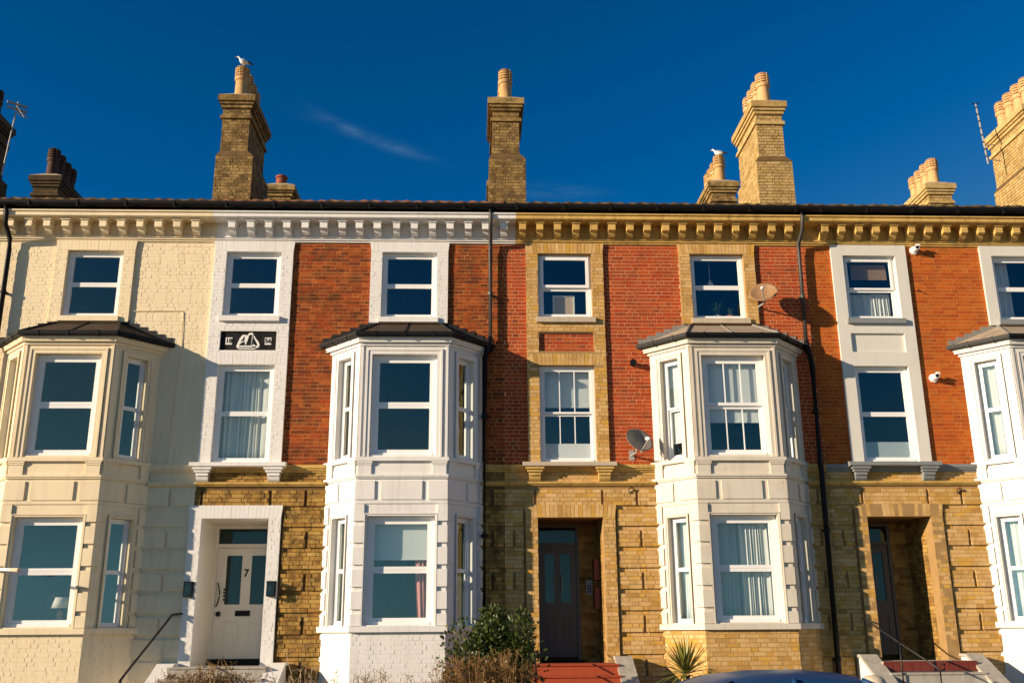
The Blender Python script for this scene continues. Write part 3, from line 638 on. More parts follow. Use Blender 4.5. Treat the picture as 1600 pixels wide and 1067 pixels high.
def build_house(c):
    X = c['X']; fr = Fr(X, 0); u0, u1 = c['u0'], c['u1']
    root = empty('terraced_house', (X, 0, 0), c['label'], 'house', 'brick terraced houses in the row')
    coll = []
    T = c['trim']; TB = c['trim_brick']      # trim paint / brick key laid on it (None = smooth render)
    WH = [(-.56, .56, 7.45, 8.82), (-.56, .56, 4.64, 6.54), (-.64, .64, 0.9, 3.68), (BAYU-1.25, BAYU+1.25, 0.3, 6.7), (BAYU-.56, BAYU+.56, 7.45, 8.82)]
    # backing wall (mortar) and the bricks on it
    mb = MB(); holed(mb, u0, u1, 4.61, 9.75, -.3, -c.get('rec', .0025), WH, fr, 0); holed(mb, u0, u1, 0.0, 4.61, -.3, -c.get('rec_lo', .004), WH, fr, 1)
    mb.build('wall', [c['mortar_up'], c['mortar_lo']], root)
    sur = (-.76, .76, 4.6, 9.02); top = (BAYU-.755, BAYU+.755, 7.35, 9.02); bayh = (BAYU-1.36, BAYU+1.36, 0, 6.78)
    hid = [sur, top, bayh]
    lay(coll, u0, u1, 4.61, 9.02, 0.0, c['brick_up'], fr, hid, 0.0727, pat=c.get('pat', (STR, HDR, HDR)), jit=c.get('jit', .0015), seed=int(X*7))
    # rusticated ground floor
    dh = (-.82, .82, 0, 3.86)
    lines = [3.855-.373*i for i in range(0, 10)]
    lo_key = c['brick_lo']; blk = MB()
    segs = [(u0, -.86), (.86, BAYU-1.40), (BAYU+1.40, u1)]
    for i, zb in enumerate(lines):
        zt = zb+.297
        for k, (s0, s1) in enumerate(segs if i else [(u0, BAYU-1.40), (BAYU+1.40, u1)]):
            if s1-s0 < .12: continue
            if i == 0: sl = [-.64, .60, 1.24] if k == 0 else [(s0+s1)/2]
            elif i % 2 == 0: sl = [s0+(s1-s0)*.56] if k == 1 else ([s0+(s1-s0)*.5])
            else: sl = []
            ed = [s0]
            for q in sl: ed += [q-.025, q+.025]
            ed.append(s1)
            for a0, a1 in zip(ed[::2], ed[1::2]):
                if a1-a0 < .05: continue
                if lo_key:
                    blk.box(a0+.002, a1-.002, -.02, .034-c.get('rec_lo', .004), zb+.002, zt-.012, fr); lay(coll, a0, a1, zb, zt, 0.034, lo_key, fr, course=.0742, th=.036, jit=c.get('jit_lo', .002), seed=int(zb*100+k+X), pat=(STR, HDR))
                else:
                    MB().box(a0, a1, -.01, 0.028, zb, zt, fr, taper=0.003).build('rusticated_block', T, root)
        if lo_key:
            for k, (s0, s1) in enumerate(segs if i else [(u0, BAYU-1.40), (BAYU+1.40, u1)]):
                lay(coll, s0, s1, zb-.074, zb, 0.0, lo_key, fr, course=.074, seed=int(zb*90+k), pat=(STR, HDR))
    if blk.f: blk.build('rusticated_backing', c['mortar_lo'], root, kind='stuff')
    # frieze between the two string courses
    if lo_key: lay(coll, u0, u1, 4.29, 4.47, 0.0, lo_key, fr, [bayh], 0.06, pat=(STR, HDR), seed=3)
    SM = c['string']
    for a0, a1 in ((u0, BAYU-1.43), (BAYU+1.43, u1)):
        m = MB(); m.profile([(-.02, 4.205), (.035, 4.215), (.04, 4.232), (.06, 4.238), (.075, 4.262), (.075, 4.285), (.0, 4.292), (-.02, 4.29)], a0, a1, fr); m.build('string_course', SM, root)
        m = MB(); m.profile([(-.02, 4.465), (.02, 4.47), (.025, 4.50), (.05, 4.505), (.055, 4.535), (.075, 4.54), (.08, 4.60), (-.02, 4.615)], a0, a1, fr); m.build('string_course', c.get('string_top', SM), root)
    # window surround column
    OP = [(-.53, .53, 7.46, 8.79), (-.53, .53, 6.79, 7.17), (-.53, .53, 4.64, 6.51)]
    m = MB(); bs = 0.05 if not TB else 0.047
    holed(m, -.76, .76, 4.63, 9.012, -.2, bs, OP, fr); m.build('window_surround', T, root)
    if TB:
        lay(coll, -.76, .76, 4.65, 8.80, 0.05, TB, fr, OP+[(-.70, .70, 6.51, 6.74)], 0.0727, pat=(HDR, HDR*1.0, STR*.86), th=.02, seed=5)
        soldier(coll, -.76, .76, 8.795, 9.008, 0.05, TB, fr); soldier(coll, -.70, .70, 6.515, 6.735, 0.05, TB, fr)
    # panel between the windows
    pb = 0.0
    MB().box(-.54, .54, -.19, pb-.006 if c.get('panel_brick') else pb+.004, 6.78, 7.18, fr).build('recessed_panel', c.get('panel', T), root)
    if c.get('panel_brick'): lay(coll, -.53, .53, 6.79, 7.17, 0.0, c['panel_brick'], fr, course=.0727, seed=9)
    # surround of the window above the bay
    m = MB(); OT = [(BAYU-.535, BAYU+.535, 7.45, 8.80)]
    holed(m, BAYU-.755, BAYU+.755, 7.345, 9.012, -.2, bs, OT, fr); m.build('window_surround', T, root)
    if TB:
        lay(coll, BAYU-.755, BAYU+.755, 7.36, 8.80, 0.05, TB, fr, OT, 0.0727, pat=(HDR, HDR, STR*.86), th=.02, seed=6)
        soldier(coll, BAYU-.755, BAYU+.755, 8.805, 9.008, 0.05, TB, fr)
    # windows of the column and their sills
    wA = window(root, fr, 0, .527, 7.465, 8.787, 'upvc', -.05, **c['wA'])
    wB = window(root, fr, 0, .527, 4.66, 6.507, 'upvc', -.05, **c['wB'])
    wC = window(root, fr, BAYU, .532, 7.456, 8.797, 'upvc', -.05, **c['wC'])
    S = c['sill']
    MB().box(-.575, .575, -.1, .115, 7.36, 7.462, fr).build('window_sill', S, wA)
    MB().box(BAYU-.575, BAYU+.575, -.1, .10, 7.352, 7.453, fr).build('window_sill', S, wC)
    MB().profile([(-.12, 4.55), (.20, 4.55), (.215, 4.56), (.215, 4.62), (.2, 4.632), (-.12, 4.66)], -.87, .87, fr).build('window_sill', S, wB)
    for sg in (-1, 1):
        m = MB(); x = sg*.645
        m.box(x-.17, x+.17, -.01, .19, 4.505, 4.549, fr); m.box(x-.14, x+.14, -.01, .165, 4.455, 4.504, fr); m.box(x-.11, x+.11, -.01, .14, 4.395, 4.454, fr)
        m.profile([(-.01, 4.295), (.07, 4.295), (.10, 4.33), (.12, 4.394), (-.01, 4.394)], x-.105, x+.105, fr)
        m.build('sill_bracket', c.get('bracket', T), wB)
    # door surround and porch recess
    m = MB(); bd = 0.062 if not TB else .059
    holed(m, -.82, .82, 0.3, 3.865, -.24, bd, [(-.60, .60, 1.02, 3.63)], fr); m.build('door_surround', T if not c.get('door_trim') else c['door_trim'], root)
    DB = c.get('door_brick', TB)
    if DB:
        lay(coll, -.82, .82, 1.15, 3.63, 0.062, DB, fr, [(-.60, .60, 0, 3.63)], 0.0742, pat=(HDR, STR*.95), th=.02, seed=8)
        soldier(coll, -.82, .82, 3.635, 3.862, 0.062, DB, fr)
    rd = 1.12
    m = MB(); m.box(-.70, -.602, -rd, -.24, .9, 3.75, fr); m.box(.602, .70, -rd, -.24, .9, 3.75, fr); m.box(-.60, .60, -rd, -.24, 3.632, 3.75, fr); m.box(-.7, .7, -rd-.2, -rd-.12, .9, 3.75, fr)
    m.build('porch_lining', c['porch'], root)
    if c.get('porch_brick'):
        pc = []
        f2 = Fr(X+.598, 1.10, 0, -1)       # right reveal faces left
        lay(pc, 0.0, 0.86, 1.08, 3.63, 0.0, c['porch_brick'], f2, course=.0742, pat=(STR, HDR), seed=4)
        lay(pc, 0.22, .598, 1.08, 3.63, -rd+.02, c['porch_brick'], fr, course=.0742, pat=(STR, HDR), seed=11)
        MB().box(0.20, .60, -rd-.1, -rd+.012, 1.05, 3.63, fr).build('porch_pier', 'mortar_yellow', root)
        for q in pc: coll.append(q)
    build_bay(root, c, coll)
    # cornice
    cu0, cu1 = c.get('cu0', u0), c.get('cu1', u1); CM = c['cornice']
    m = MB(); m.profile([(-.2, 9.378), (.35, 9.378), (.372, 9.395), (.372, 9.46), (.40, 9.475), (.40, 9.502), (.30, 9.54), (-.2, 9.56)], cu0, cu1, fr)
    m.box(cu0, cu1, -.2, .03, 9.10, 9.378, fr)
    m.profile([(-.02, 9.0), (.028, 9.0), (.03, 9.03), (.055, 9.036), (.058, 9.062), (.075, 9.068), (.075, 9.10), (.03, 9.125), (-.02, 9.125)], cu0+.001, cu1-.001, fr)
    co = m.build('cornice', CM, root)
    mm = MB(); mm.profile([(.02, 9.335), (.275, 9.335), (.275, 9.21), (.255, 9.195), (.20, 9.19), (.175, 9.15), (.14, 9.115), (.10, 9.098), (.02, 9.095)], -.068, .068)
    mm.box(-.092, .092, .02, .30, 9.336, 9.377)
    me = mm.mesh('modillion', CM)
    n0 = math.ceil((X+cu0+.02-.176)/.3535); x = n0*.3535+.176
    while x < X+cu1-.06: inst('modillion', me, co, (x+random.uniform(-.008, .008), random.uniform(-.006, .004), 0), (random.uniform(.94, 1.05), 1, 1), (0, random.uniform(-.012, .012)*0, random.uniform(-.03, .03))); x += .3535
    # gutter, fascia, roof
    m = MB(); pts = []
    for i in range(9): t = math.pi+math.pi*i/8; pts.append((.40+.075*math.cos(t), 9.655+.085*math.sin(t)))
    pts = [(.325, 9.67)]+pts+[(.475, 9.67), (.465, 9.672), (.455, 9.655), (.345, 9.655), (.335, 9.672)]
    m.profile(pts, u0, u1, fr); m.box(u0, u1, .27, .318, 9.505, 9.70, fr)
    gt = m.build('gutter', 'black_plastic', root)
    x = u0+.25
    while x < u1: MB().box(x-.02, x+.02, .32, .482, 9.56, 9.678, fr).build('gutter_bracket', 'black_plastic', gt); x += .92
    r = MB(); n = int((u1-u0)/.052); sl = math.tan(R(21.0)); vs = []; 
    rows_ = [(.46, 9.70)]; 
    for i in range(n+1):
        u = u0+(u1-u0)*i/n; wv = (.012*math.sin(u*2*math.pi/.21)+.008*math.sin(u*9.1)-.02); ragged = .012*math.sin(u*23.7)
        for b, dz in ((.44+ragged, -.045), (.45+ragged, 0.0), (.06, .0), (-4.4, .0), (-9.4, None)):
            z = 9.735+(.45-b)*sl+wv+dz if dz is not None else 9.735+4.85*sl-5*sl
            vs.append(fr.P(u, b, z))
    fs = []
    for i in range(n):
        for j in range(4): fs.append((i*5+j, (i+1)*5+j, (i+1)*5+j+1, i*5+j+1))
    r.add(vs, fs); r.build('roof', c['roof'], root, autosmooth=50)
    # dark rooms behind the windows
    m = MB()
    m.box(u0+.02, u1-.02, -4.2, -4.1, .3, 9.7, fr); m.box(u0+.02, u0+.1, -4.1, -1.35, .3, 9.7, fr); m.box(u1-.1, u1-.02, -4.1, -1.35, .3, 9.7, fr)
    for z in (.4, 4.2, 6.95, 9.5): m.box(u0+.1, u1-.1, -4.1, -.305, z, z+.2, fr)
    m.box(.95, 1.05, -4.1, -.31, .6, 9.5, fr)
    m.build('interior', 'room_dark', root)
    flush_bricks(coll, root)
    return root, (wA, wB, wC), fr

# ------------------------------------------------------------------ doors and steps
def door_leaf(root, X, ul, ur, mat, gl, number=None, split=True):
    fr = Fr(X, 0); b = -1.12
    m = MB()       # frame with transom
    m.box(ul-.06, ul, b-.09, b+.03, 1.1, 3.63, fr); m.box(ur, ur+.06, b-.09, b+.03, 1.1, 3.63, fr)
    m.box(ul, ur, b-.09, b+.028, 3.56, 3.63, fr); m.box(ul, ur, b-.09, b+.028, 3.205, 3.275, fr)
    m.build('door_frame', mat, root)
    MB().box(ul, ur, b-.03, b-.024, 3.275, 3.56, fr).build('fanlight_pane', gl, root)
    w = ur-ul; st = w*.16; lw = (w-3*st)/2
    L = [(ul+st, ul+st+lw), (ur-st-lw, ur-st)]
    d = MB(); holes = [(a0, a1, 2.16, 3.06) for a0, a1 in L]+[(a0, a1, 1.40, 1.86) for a0, a1 in L]
    holed(d, ul+.003, ur-.003, 1.17, 3.20, b-.045, b, holes, fr)
    for a0, a1 in L: d.box(a0, a1, b-.04, b-.016, 1.40, 1.86, fr); d.box(a0+.04, a1-.04, b-.02, b-.006, 1.44, 1.82, fr, taper=.006)
    dr = d.build('door', mat, root)
    for a0, a1 in L: MB().box(a0, a1, b-.026, b-.02, 2.16, 3.06, fr).build('door_pane', gl, dr)
    return dr, fr, b, L
def steps(X, mat, tread, cheek, label, capmat=None, tiles=False, zc=1.19, cheek_l=True, cheek_r=True, hw=.82):
    s = empty('entrance_steps', (X, -.3, .02), label, 'steps', 'steps up to the front doors')
    fr = Fr(X, 0)
    MB().box(-.60, .60, -1.2, -.02, .9, 1.07, fr).build('threshold', tread, s)
    z = 1.07; b = .0
    for i in range(6):
        t = .62 if i == 0 else .29
        o = MB().box(-hw, hw, b-.01, b+t, 0.015, z, fr).build('step', mat, s)
        MB().box(-hw-.0, hw, b-.008, b+t+.02, z+.001, z+.03, fr).build('tread', tread if i else mat, s)
        if tiles and i == 0:
            n = 10
            for k in range(n):
                a = -hw+2*hw*k/n; MB().box(a+.004, a+2*hw/n-.004, b+t+.0, b+t+.028, z-.13, z+.034, fr).build('tile', tiles, s)
        b += t; z -= .176
    for sg, on in ((-1, cheek_l), (1, cheek_r)):
        if not on: continue
        a0, a1 = sorted((sg*(hw+.002), sg*(hw+.24)))
        prof = [(.07, .015), (.07, zc), (.30, zc), (1.6, .45), (1.6, .015)]
        MB().profile(prof, a0, a1, fr).build('cheek_wall', cheek, s)
        prof = [(.066, zc+.001), (.066, zc+.05), (.32, zc+.05), (1.64, .50), (1.64, .452), (.30, zc+.001)]
        MB().profile(prof, a0-.03, a1+.03, fr).build('coping', capmat or cheek, s)
    return s

# ------------------------------------------------------------------ the four houses
X1, X2, X3, X4 = -10.434, -4.354, 1.72, 7.815
H1 = dict(X=X1, u0=-1.2, u1=5.318, trim='cream_paint', trim_brick='cream_brick_paint', mortar_up='cream_paint', mortar_lo='cream_paint', brick_up='cream_brick_paint', brick_lo=None,
          string='cream_paint', sill='cream_paint', bracket='cream_paint', bay='cream_paint', base_brick='cream_brick_paint', base_mortar='cream_paint', bay_roof='roof_brown', bay_flash='lead_black', bay_style=(1, 1), cornice='cream_paint', roof='tile_moss', porch='cream_paint',
          wA=dict(), wB=dict(), wC=dict(), jit=.002, rec=.003, label='cream painted house at the left end of the row')
H2 = dict(X=X2, u0=-.76, u1=4.874, cu1=5.11, trim='white_brick_paint', trim_brick='white_brick_paint', mortar_up='mortar_ochre', mortar_lo='mortar_dirty_shade', brick_up='brick_old_red', brick_lo='brick_dirty_shade_yellow',
          string='ochre_stone', sill='white_paint', bracket='white_paint', bay='white_paint', base_brick='white_brick_paint', base_mortar='white_paint', bay_roof='roof_brown', bay_flash='lead_black', bay_style=(1, 1), cornice='white_paint', roof='tile_terracotta', porch='door_white',
          wA=dict(), wB=dict(), wC=dict(), jit=.003, rec=.004, rec_lo=.008, jit_lo=.006, panel='black_panel', label='dark red brick house with white trim and number 7 door')
H3 = dict(X=X3, u0=-1.2, u1=4.82, cu0=-.964, cu1=4.80, trim='mortar_yellow', trim_brick='brick_yellow', mortar_up='mortar_red', mortar_lo='mortar_yellow', brick_up='brick_red', brick_lo='brick_yellow',
          string='ochre_stone', sill='stone_sill', bracket='ochre_stone', bay='offwhite_paint', base_brick='brick_yellow', base_mortar='mortar_yellow', bay_roof='roof_felt', bay_flash='lead', bay_style=(1, 3), cornice='ochre_stone', roof='tile_moss', porch='mortar_dirty_shade', porch_brick='brick_dirty_shade_yellow',  # darker porch brick and mortar put the recess shade into the colour
          wA=dict(proud=.045, sash=.06, fw_=.05, mid=8.10), wB=dict(cols=3, slide=True, sash=.04, fw_=.06), wC=dict(mid=8.13, fw_=.05), panel='mortar_red', panel_brick='brick_red', label='red brick house with yellow brick trim and two satellite dishes')
H4 = dict(X=X4, u0=-1.275, u1=5.0, cu0=-1.295, trim='grey_render', trim_brick=None, mortar_up='mortar_orange', mortar_lo='mortar_yellow', brick_up='brick_orange', brick_lo='brick_yellow', pat=(STR, STR, HDR),
          string='ochre_stone', string_top='grey_sill', sill='grey_sill', bracket='grey_sill', bay='pale_paint', bay_sill='grey_render', base_brick=None, bay_roof='roof_felt', bay_flash='lead', bay_style=(1, 1), cornice='ochre_stone', roof='tile_moss', porch='mortar_dirty_shade', porch_brick='brick_dirty_shade_yellow', door_trim='mortar_yellow', door_brick='brick_yellow',  # porch shade painted in here too, by the darker brick and mortar
          wA=dict(proud=.03, mid=8.09), wB=dict(mid=5.58), wC=dict(), label='orange brick house with pale grey render trim at the right end')
roots = []
for c in (H1, H2, H3, H4): roots.append(build_house(c))
h1, h2, h3, h4 = [q[0] for q in roots]

# chimneys stand on the party walls, pairs front and back
chimney(h1, X1-1.27, 2.2, 9.9, 13.5, 'brick_shade_dark', 'pot_dark')
chimney(h2, X2-1.04-.1, 2.2, 9.9, 13.5, 'brick_chimney', 'pot_buff')
chimney(h3, X3-1.04, 2.2, 9.9, 13.5, 'brick_chimney', 'pot_buff')
chimney(h4, X4-1.04+.06, 2.2, 9.9, 13.5, 'brick_chimney_clean', 'pot_peach', clean=True)
chimney(h4, X4-1.04+PITCH_X+.42, 2.2, 9.9, 13.5, 'brick_chimney_clean', 'pot_peach', clean=True)
chimney(h1, X1-1.16, 6.5, 10.5, 13.5, 'brick_shade_dark', 'pot_dark', zs=None, w1=.66)
chimney(h2, X2-1.0, 6.5, 10.5, 13.28, 'brick_chimney', 'pot_red', npots=1, zs=None, w1=.66, pot_h=.3)
chimney(h3, X3-1.0, 6.5, 10.5, 13.45, 'brick_chimney', 'pot_buff', zs=None, w1=.66)
chimney(h4, X4-1.0, 6.5, 10.5, 13.5, 'brick_chimney', 'pot_buff', zs=None, w1=.66, clean=True)
chimney(h4, X4-1.0+PITCH_X, 6.5, 10.5, 13.5, 'brick_chimney_clean', 'pot_peach', zs=None, w1=.66, clean=True)

# number 7 door with its furniture
dr, fr, b, L = door_leaf(h2, X2, -.56, .56, 'door_white', 'dark_glass')
me = text_mesh('7', .19, 'black_iron'); o = inst('house_number', me, dr, fr.P(-.0, b+.003, 2.73))
MB().box(-.16, .12, b, b+.014, 1.95, 2.05, fr).build('letter_plate', 'black_iron', dr)
MB().box(-.14, .10, b+.014, b+.02, 1.965, 2.035, fr).build('letter_flap', 'black_plastic', dr)
m = MB(); m.lathe([(.0, 0), (.045, .0), (.05, .02), (.03, .045), (.0, .05)], 12); k = inst('door_knob', m.mesh('knob', 'black_iron', True), dr, fr.P(-.47, b, 1.99), rot=(R(90), 0, 0))
m = MB(); m.tube([fr.P(-.52+.06*math.sin(t*math.pi), b+.03+.03*math.sin(t*math.pi), 2.12+.44*t) for t in [i/12 for i in range(13)]], .012, 6); m.build('pull_handle', 'black_iron', dr, smooth=True)
m = MB()
for z in (2.23, 2.30, 2.36, 2.42): m.box(-.405, -.375, b, b+.012, z, z+.035, fr)
m.build('lock', 'black_iron', dr)
MB().box(-.60, .60, -1.10, -1.02, 1.08, 1.19, fr).build('door_sill', 'black_plastic', h2)
steps(X2, 'concrete', 'concrete', 'white_paint', 'grey steps with white side walls below the number 7 door', zc=1.10)
# front doors of the two brick porches
for hh, X in ((h3, X3), (h4, X4)):
    dr, fr, b, L = door_leaf(hh, X, -.52, .20, 'door_taupe', 'dark_glass')
    for s_ in (-1, 1): MB().tube([fr.P(-.16+s_*.07, b+.035, 2.40), fr.P(-.16+s_*.07, b+.035, 2.66)], .010, 6).build('pull_handle', 'galvanised', dr)
dr, fr, b, L = door_leaf(h1, X1, -.56, .56, 'door_white', 'dark_glass')
steps(X1, 'concrete', 'concrete', 'cream_paint', 'steps with cream side walls at the far left')
steps(X3, 'red_tile', 'red_tile', 'concrete', 'red painted steps up to the yellow brick porch', capmat='concrete', cheek_l=False, zc=1.16, hw=.72)
steps(X4, 'concrete', 'concrete', 'white_paint', 'grey steps edged with dark red tiles at the right hand porch', capmat='concrete', tiles='dark_red_tile', zc=1.16)
m = MB(); m.box(-.55, .30, .02-1.05, .02-.7, 1.102, 1.118, Fr(X3, 0)); o = m.build('door_mat', 'black_plastic'); tag(o, 'dark door mat in the yellow brick porch', 'mat')

# downpipes
def pipe(root, pts, r, mat):
    p = MB().tube(pts, r, 10).build('downpipe', mat, root, smooth=True)
    for (a, b_) in zip(pts, pts[1:]):
        n = int((Vector(b_)-Vector(a)).length/1.7)
        for i in range(n):
            q = Vector(a).lerp(Vector(b_), (i+.5)/n)
            k = MB(); k.lathe([(r+.004, -.03), (r+.012, -.03), (r+.012, .03), (r+.004, .03)], 10, tuple(q)); k.box(q.x-.05, q.x+.05, .0, -q.y, q.z-.015, q.z+.015); k.build('pipe_bracket', mat, p)
    return p
pipe(h2, [(.255, -.40, 9.62), (.255, -.40, 9.45), (.255, -.36, 9.2), (.262, -.115, 9.0), (.258, -.10, 8.8), (.256, -.10, 7.05)], .038, 'grey_pipe')
pipe(h2, [(.256, -.10, 7.05), (.20, -.11, 6.85), (.147, -.11, 6.6), (.147, -.11, .0)], .05, 'black_plastic')
pipe(h3, [(6.42, -.40, 9.62), (6.42, -.40, 9.45), (6.42, -.34, 9.2), (6.40, -.115, 9.0), (6.395, -.10, 8.8), (6.372, -.10, 7.0)], .038, 'grey_pipe')
pipe(h3, [(6.372, -.10, 7.0), (6.40, -.11, 6.8), (6.44, -.11, 6.5), (6.42, -.11, 4.7), (6.42, -.13, 4.5), (6.38, -.13, .0)], .05, 'black_plastic')
pipe(h1, [(-9.06, -.40, 9.60), (-9.06, -.40, 9.45), (-9.05, -.36, 9.2), (-9.05, -.115, 9.0), (-9.04, -.10, 8.8), (-9.0, -.10, .0)], .045, 'black_plastic')
m = MB(); fs = bay_frames(X2)
for Xh, sx in ((X2, 1), (X3, 1), (X1, -1)):
    e_ = offs(.15)[3]; x = Xh+BAYU+sx*(e_[0]-.02)
    tgt = {X2: (.20, -.11, 6.75), X3: (6.40, -.11, 6.7), X1: (-9.0, -.12, 6.6)}[Xh]
    MB().tube([(x-sx*.02, -.06, 6.88), (x, -.07, 6.8), tgt], .032, 8).build('gutter_outlet_pipe', 'black_plastic', {X2: h2, X3: h3, X1: h1}[Xh], smooth=True)

# ------------------------------------------------------------------ things seen in the windows
def curtain(name, fr, a0, a1, z0, z1, b, mat, label, folds=9, amp=.028, flare=0.0, cat='curtain', top_gather=0.6):
    m = MB(); n = folds*8; rows = 7; vs = []; fs = []
    ph = random.uniform(0, 6)
    for k in range(2):
        for j in range(rows+1):
            t = j/rows; z = z0+(z1-z0)*t
            for i in range(n+1):
                s = i/n; l = a0+flare*t; a = l+(a1-l)*s; s = s+.05*math.sin(s*8+ph)+.025*math.sin(s*21+ph*2+t*.8)
                w_ = amp*(1-(1-top_gather)*t)*(math.sin(s*folds*2*math.pi+ph+.6*math.sin(s*5+t))+.4*math.sin(s*folds*3.7+ph*2+t*1.3))
                vs.append(fr.P(a, b+w_-.004*k, z))
    N = (n+1)*(rows+1)
    for k in range(2):
        for j in range(rows):
            for i in range(n):
                q = (k*N+j*(n+1)+i, k*N+j*(n+1)+i+1, k*N+(j+1)*(n+1)+i+1, k*N+(j+1)*(n+1)+i)
                fs.append(q if k == 0 else q[::-1])
    for i in range(n): fs.append((i, i+N, i+N+1, i+1))
    m.add(vs, fs); o = m.build(name, mat, None, smooth=True, pos=fr.P((a0+a1)/2, b, z0)); return tag(o, label, cat)
def blind(fr, a0, a1, z0, z1, b, mat, label, name='roller_blind'):
    e = empty(name, fr.P((a0+a1)/2, b, z0), label, 'blind')
    MB().box(a0, a1, b-.004, b, z0, z1, fr).build('blind_cloth', mat, e)
    MB().tube([fr.P(a0, b-.004, z1), fr.P(a1, b-.004, z1)], .022, 8).build('roller', 'upvc', e)
    MB().box(a0, a1, b-.01, b+.008, z0-.025, z0+.0, fr).build('bottom_bar', mat, e); return e
f1, f2, f3, f4 = [Fr(x, 0) for x in (X1, X2, X3, X4)]
curtain('net_curtain', f2, -.46, .46, 4.70, 6.45, -.24, 'net_curtain', 'sheer pale curtain in the tall window above the number 7 door', 10)
B2 = bay_frames(X2); B3 = bay_frames(X3); B1 = bay_frames(X1); B4 = bay_frames(X4)
fr, L = B2[1]
blind(fr, L/2-.50, L/2+.50, 2.88, 3.56, -.24, 'blind_white', 'white roller blind half down in the white ground floor bay')
curtain('curtain', fr, L/2+.30, L/2+.56, 1.8, 2.86, -.32, 'pink_curtain', 'pink curtain at the right of the white ground floor bay', 4, .03, flare=-.06)
curtain('curtain', B2[0][0], .18, .72, 1.78, 3.55, -.26, 'net_curtain', 'pale curtain in the left side light of the white ground floor bay', 6)
curtain('curtain', B2[2][0], .2, .75, 1.78, 2.6, -.26, 'net_curtain', 'pale curtain in the right side light of the white ground floor bay', 6)
curtain('curtain', B2[0][0], .18, .72, 4.7, 6.5, -.28, 'board', 'beige curtain in the left side light of the upper white bay', 5)
fr, L = B3[1]
curtain('lace_curtain', fr, L/2-.06, L/2+.56, 1.8, 3.56, -.26, 'net_curtain', 'white lace curtain drawn to the right of the lower bay over yellow bricks', 11, .03)
curtain('lace_curtain', fr, L/2-.56, L/2-.02, 1.8, 3.56, -.30, 'net_curtain', 'white lace curtain at the left of the lower bay over yellow bricks', 9, .03, flare=.0)
curtain('lace_curtain', B3[0][0], .16, .74, 1.8, 3.56, -.26, 'net_curtain', 'pale lace curtain in the left side light over the yellow bricks', 6)
blind(fr, L/2-.50, L/2+.50, 5.33, 6.5, -.22, 'blind_white', 'pale roller blind half down in the upper bay beside the grey dish')
blind(B3[0][0], .25, .66, 5.0, 6.5, -.22, 'blind_white', 'pale blind in the left side light of the bay beside the grey dish')
blind(f3, -.44, .44, 5.76, 6.46, -.22, 'blind_white', 'pale roller blind at the top of the six pane window over the porch')
o = MB().box(-.44, .44, -.105, -.100, 4.75, 5.02, f3).build('window_film', 'film'); tag(o, 'frosted film strip at the bottom of the six pane window', 'window film')
o = MB().box(-.44, .44, -.105, -.100, 4.74, 5.05, f4).build('window_film', 'film'); tag(o, 'frosted film strip at the bottom of the first floor window with grey sill', 'window film')
b_ = empty('wicker_blind', f4.P(0, -.2, 8.35), 'brown woven blind at the top of the upper window with grey sill', 'blind')
for i in range(9): MB().box(-.30, .42, -.205, -.195, 8.36+i*.036, 8.36+i*.036+.032, f4).build('slat', 'blind_wicker', b_)
curtain('net_curtain', f4, -.40, .43, 7.52, 8.05, -.20, 'net_curtain', 'gathered white half curtain below the brown woven blind', 13, .022)
fr, L = B4[1]
curtain('net_curtain', fr, L/2-.54, L/2+.54, 1.8, 3.56, -.26, 'net_curtain', 'net curtain in the lower bay at the right edge', 12)
curtain('net_curtain', B4[0][0], .16, .74, 1.8, 3.56, -.26, 'net_curtain', 'net curtain in the left side light of the lower bay at the right edge', 6)
curtain('net_curtain', B4[0][0], .16, .74, 4.7, 6.5, -.26, 'net_curtain', 'net curtain in the left side light of the upper bay at the right edge', 6)
curtain('curtain', f4, BAYU-.48, BAYU-.1, 7.5, 8.75, -.24, 'net_curtain', 'pale curtain in the top window above the right hand bay', 4)
# framed board leaning behind a pane
e = empty('leaning_board', f3.P(0, -.2, 7.5), 'beige framed board leaning inside the top window over the porch', 'board')
MB().box(-.20, .17, -.205, -.185, 7.50, 7.96, f3).build('board_face', 'board', e)
m = MB(); m.box(-.23, -.2, -.21, -.175, 7.5, 7.99, f3); m.box(.17, .2, -.21, -.175, 7.5, 7.99, f3); m.box(-.2, .17, -.21, -.175, 7.96, 7.99, f3); m.build('board_frame', 'sign_white', e)
# pot plants and hanging bulb
def leaves(mb, c, n, ln, w_, up=.6, seed=1, m=0, droop=.4):
    rg = random.Random(seed); c = Vector(c)
    for i in range(n):
        t = rg.uniform(0, 6.28); el = rg.uniform(.2, 1)*up+.2; l = ln*rg.uniform(.6, 1.1)
        d = Vector((math.cos(t), math.sin(t), 0)); s = Vector((-d.y, d.x, 0))*w_
        p0 = c; p1 = c+d*l*.5+Vector((0, 0, l*el)); p2 = c+d*l+Vector((0, 0, l*(el-droop)))
        mb.add([p0-s*.4, p0+s*.4, p1+s, p1-s, p2], [(0, 1, 2, 3), (3, 2, 4)], m)
    return mb
for u, mat, lab, n, ln in ((.0, 'sign_white', 'spiky pot plant in a white pot on the top floor window sill', 26, .22), (.27, 'terracotta_pot', 'small leafy plant in a terracotta pot on the top floor window sill', 14, .13)):
    p = f3.P(BAYU+u, -.25, 7.49); e = empty('pot_plant', p, lab, 'plant')
    m = MB(); m.lathe([(.05, 0), (.07, .10), (.075, .10), (.075, .12), (.055, .12), (.05, .1)], 14, p); m.build('pot', mat, e, smooth=False)
    leaves(MB(), (p[0], p[1], p[2]+.11), n, ln, .014, up=1.3, seed=int(u*100)+3).build('leaf_rosette', 'leaf_house', e)
e = empty('pendant_bulb', f3.P(BAYU-.03, -.5, 8.2), 'bare hanging bulb in the top window above the bay with the lead roof', 'lamp')
p = f3.P(BAYU-.03, -.5, 0)
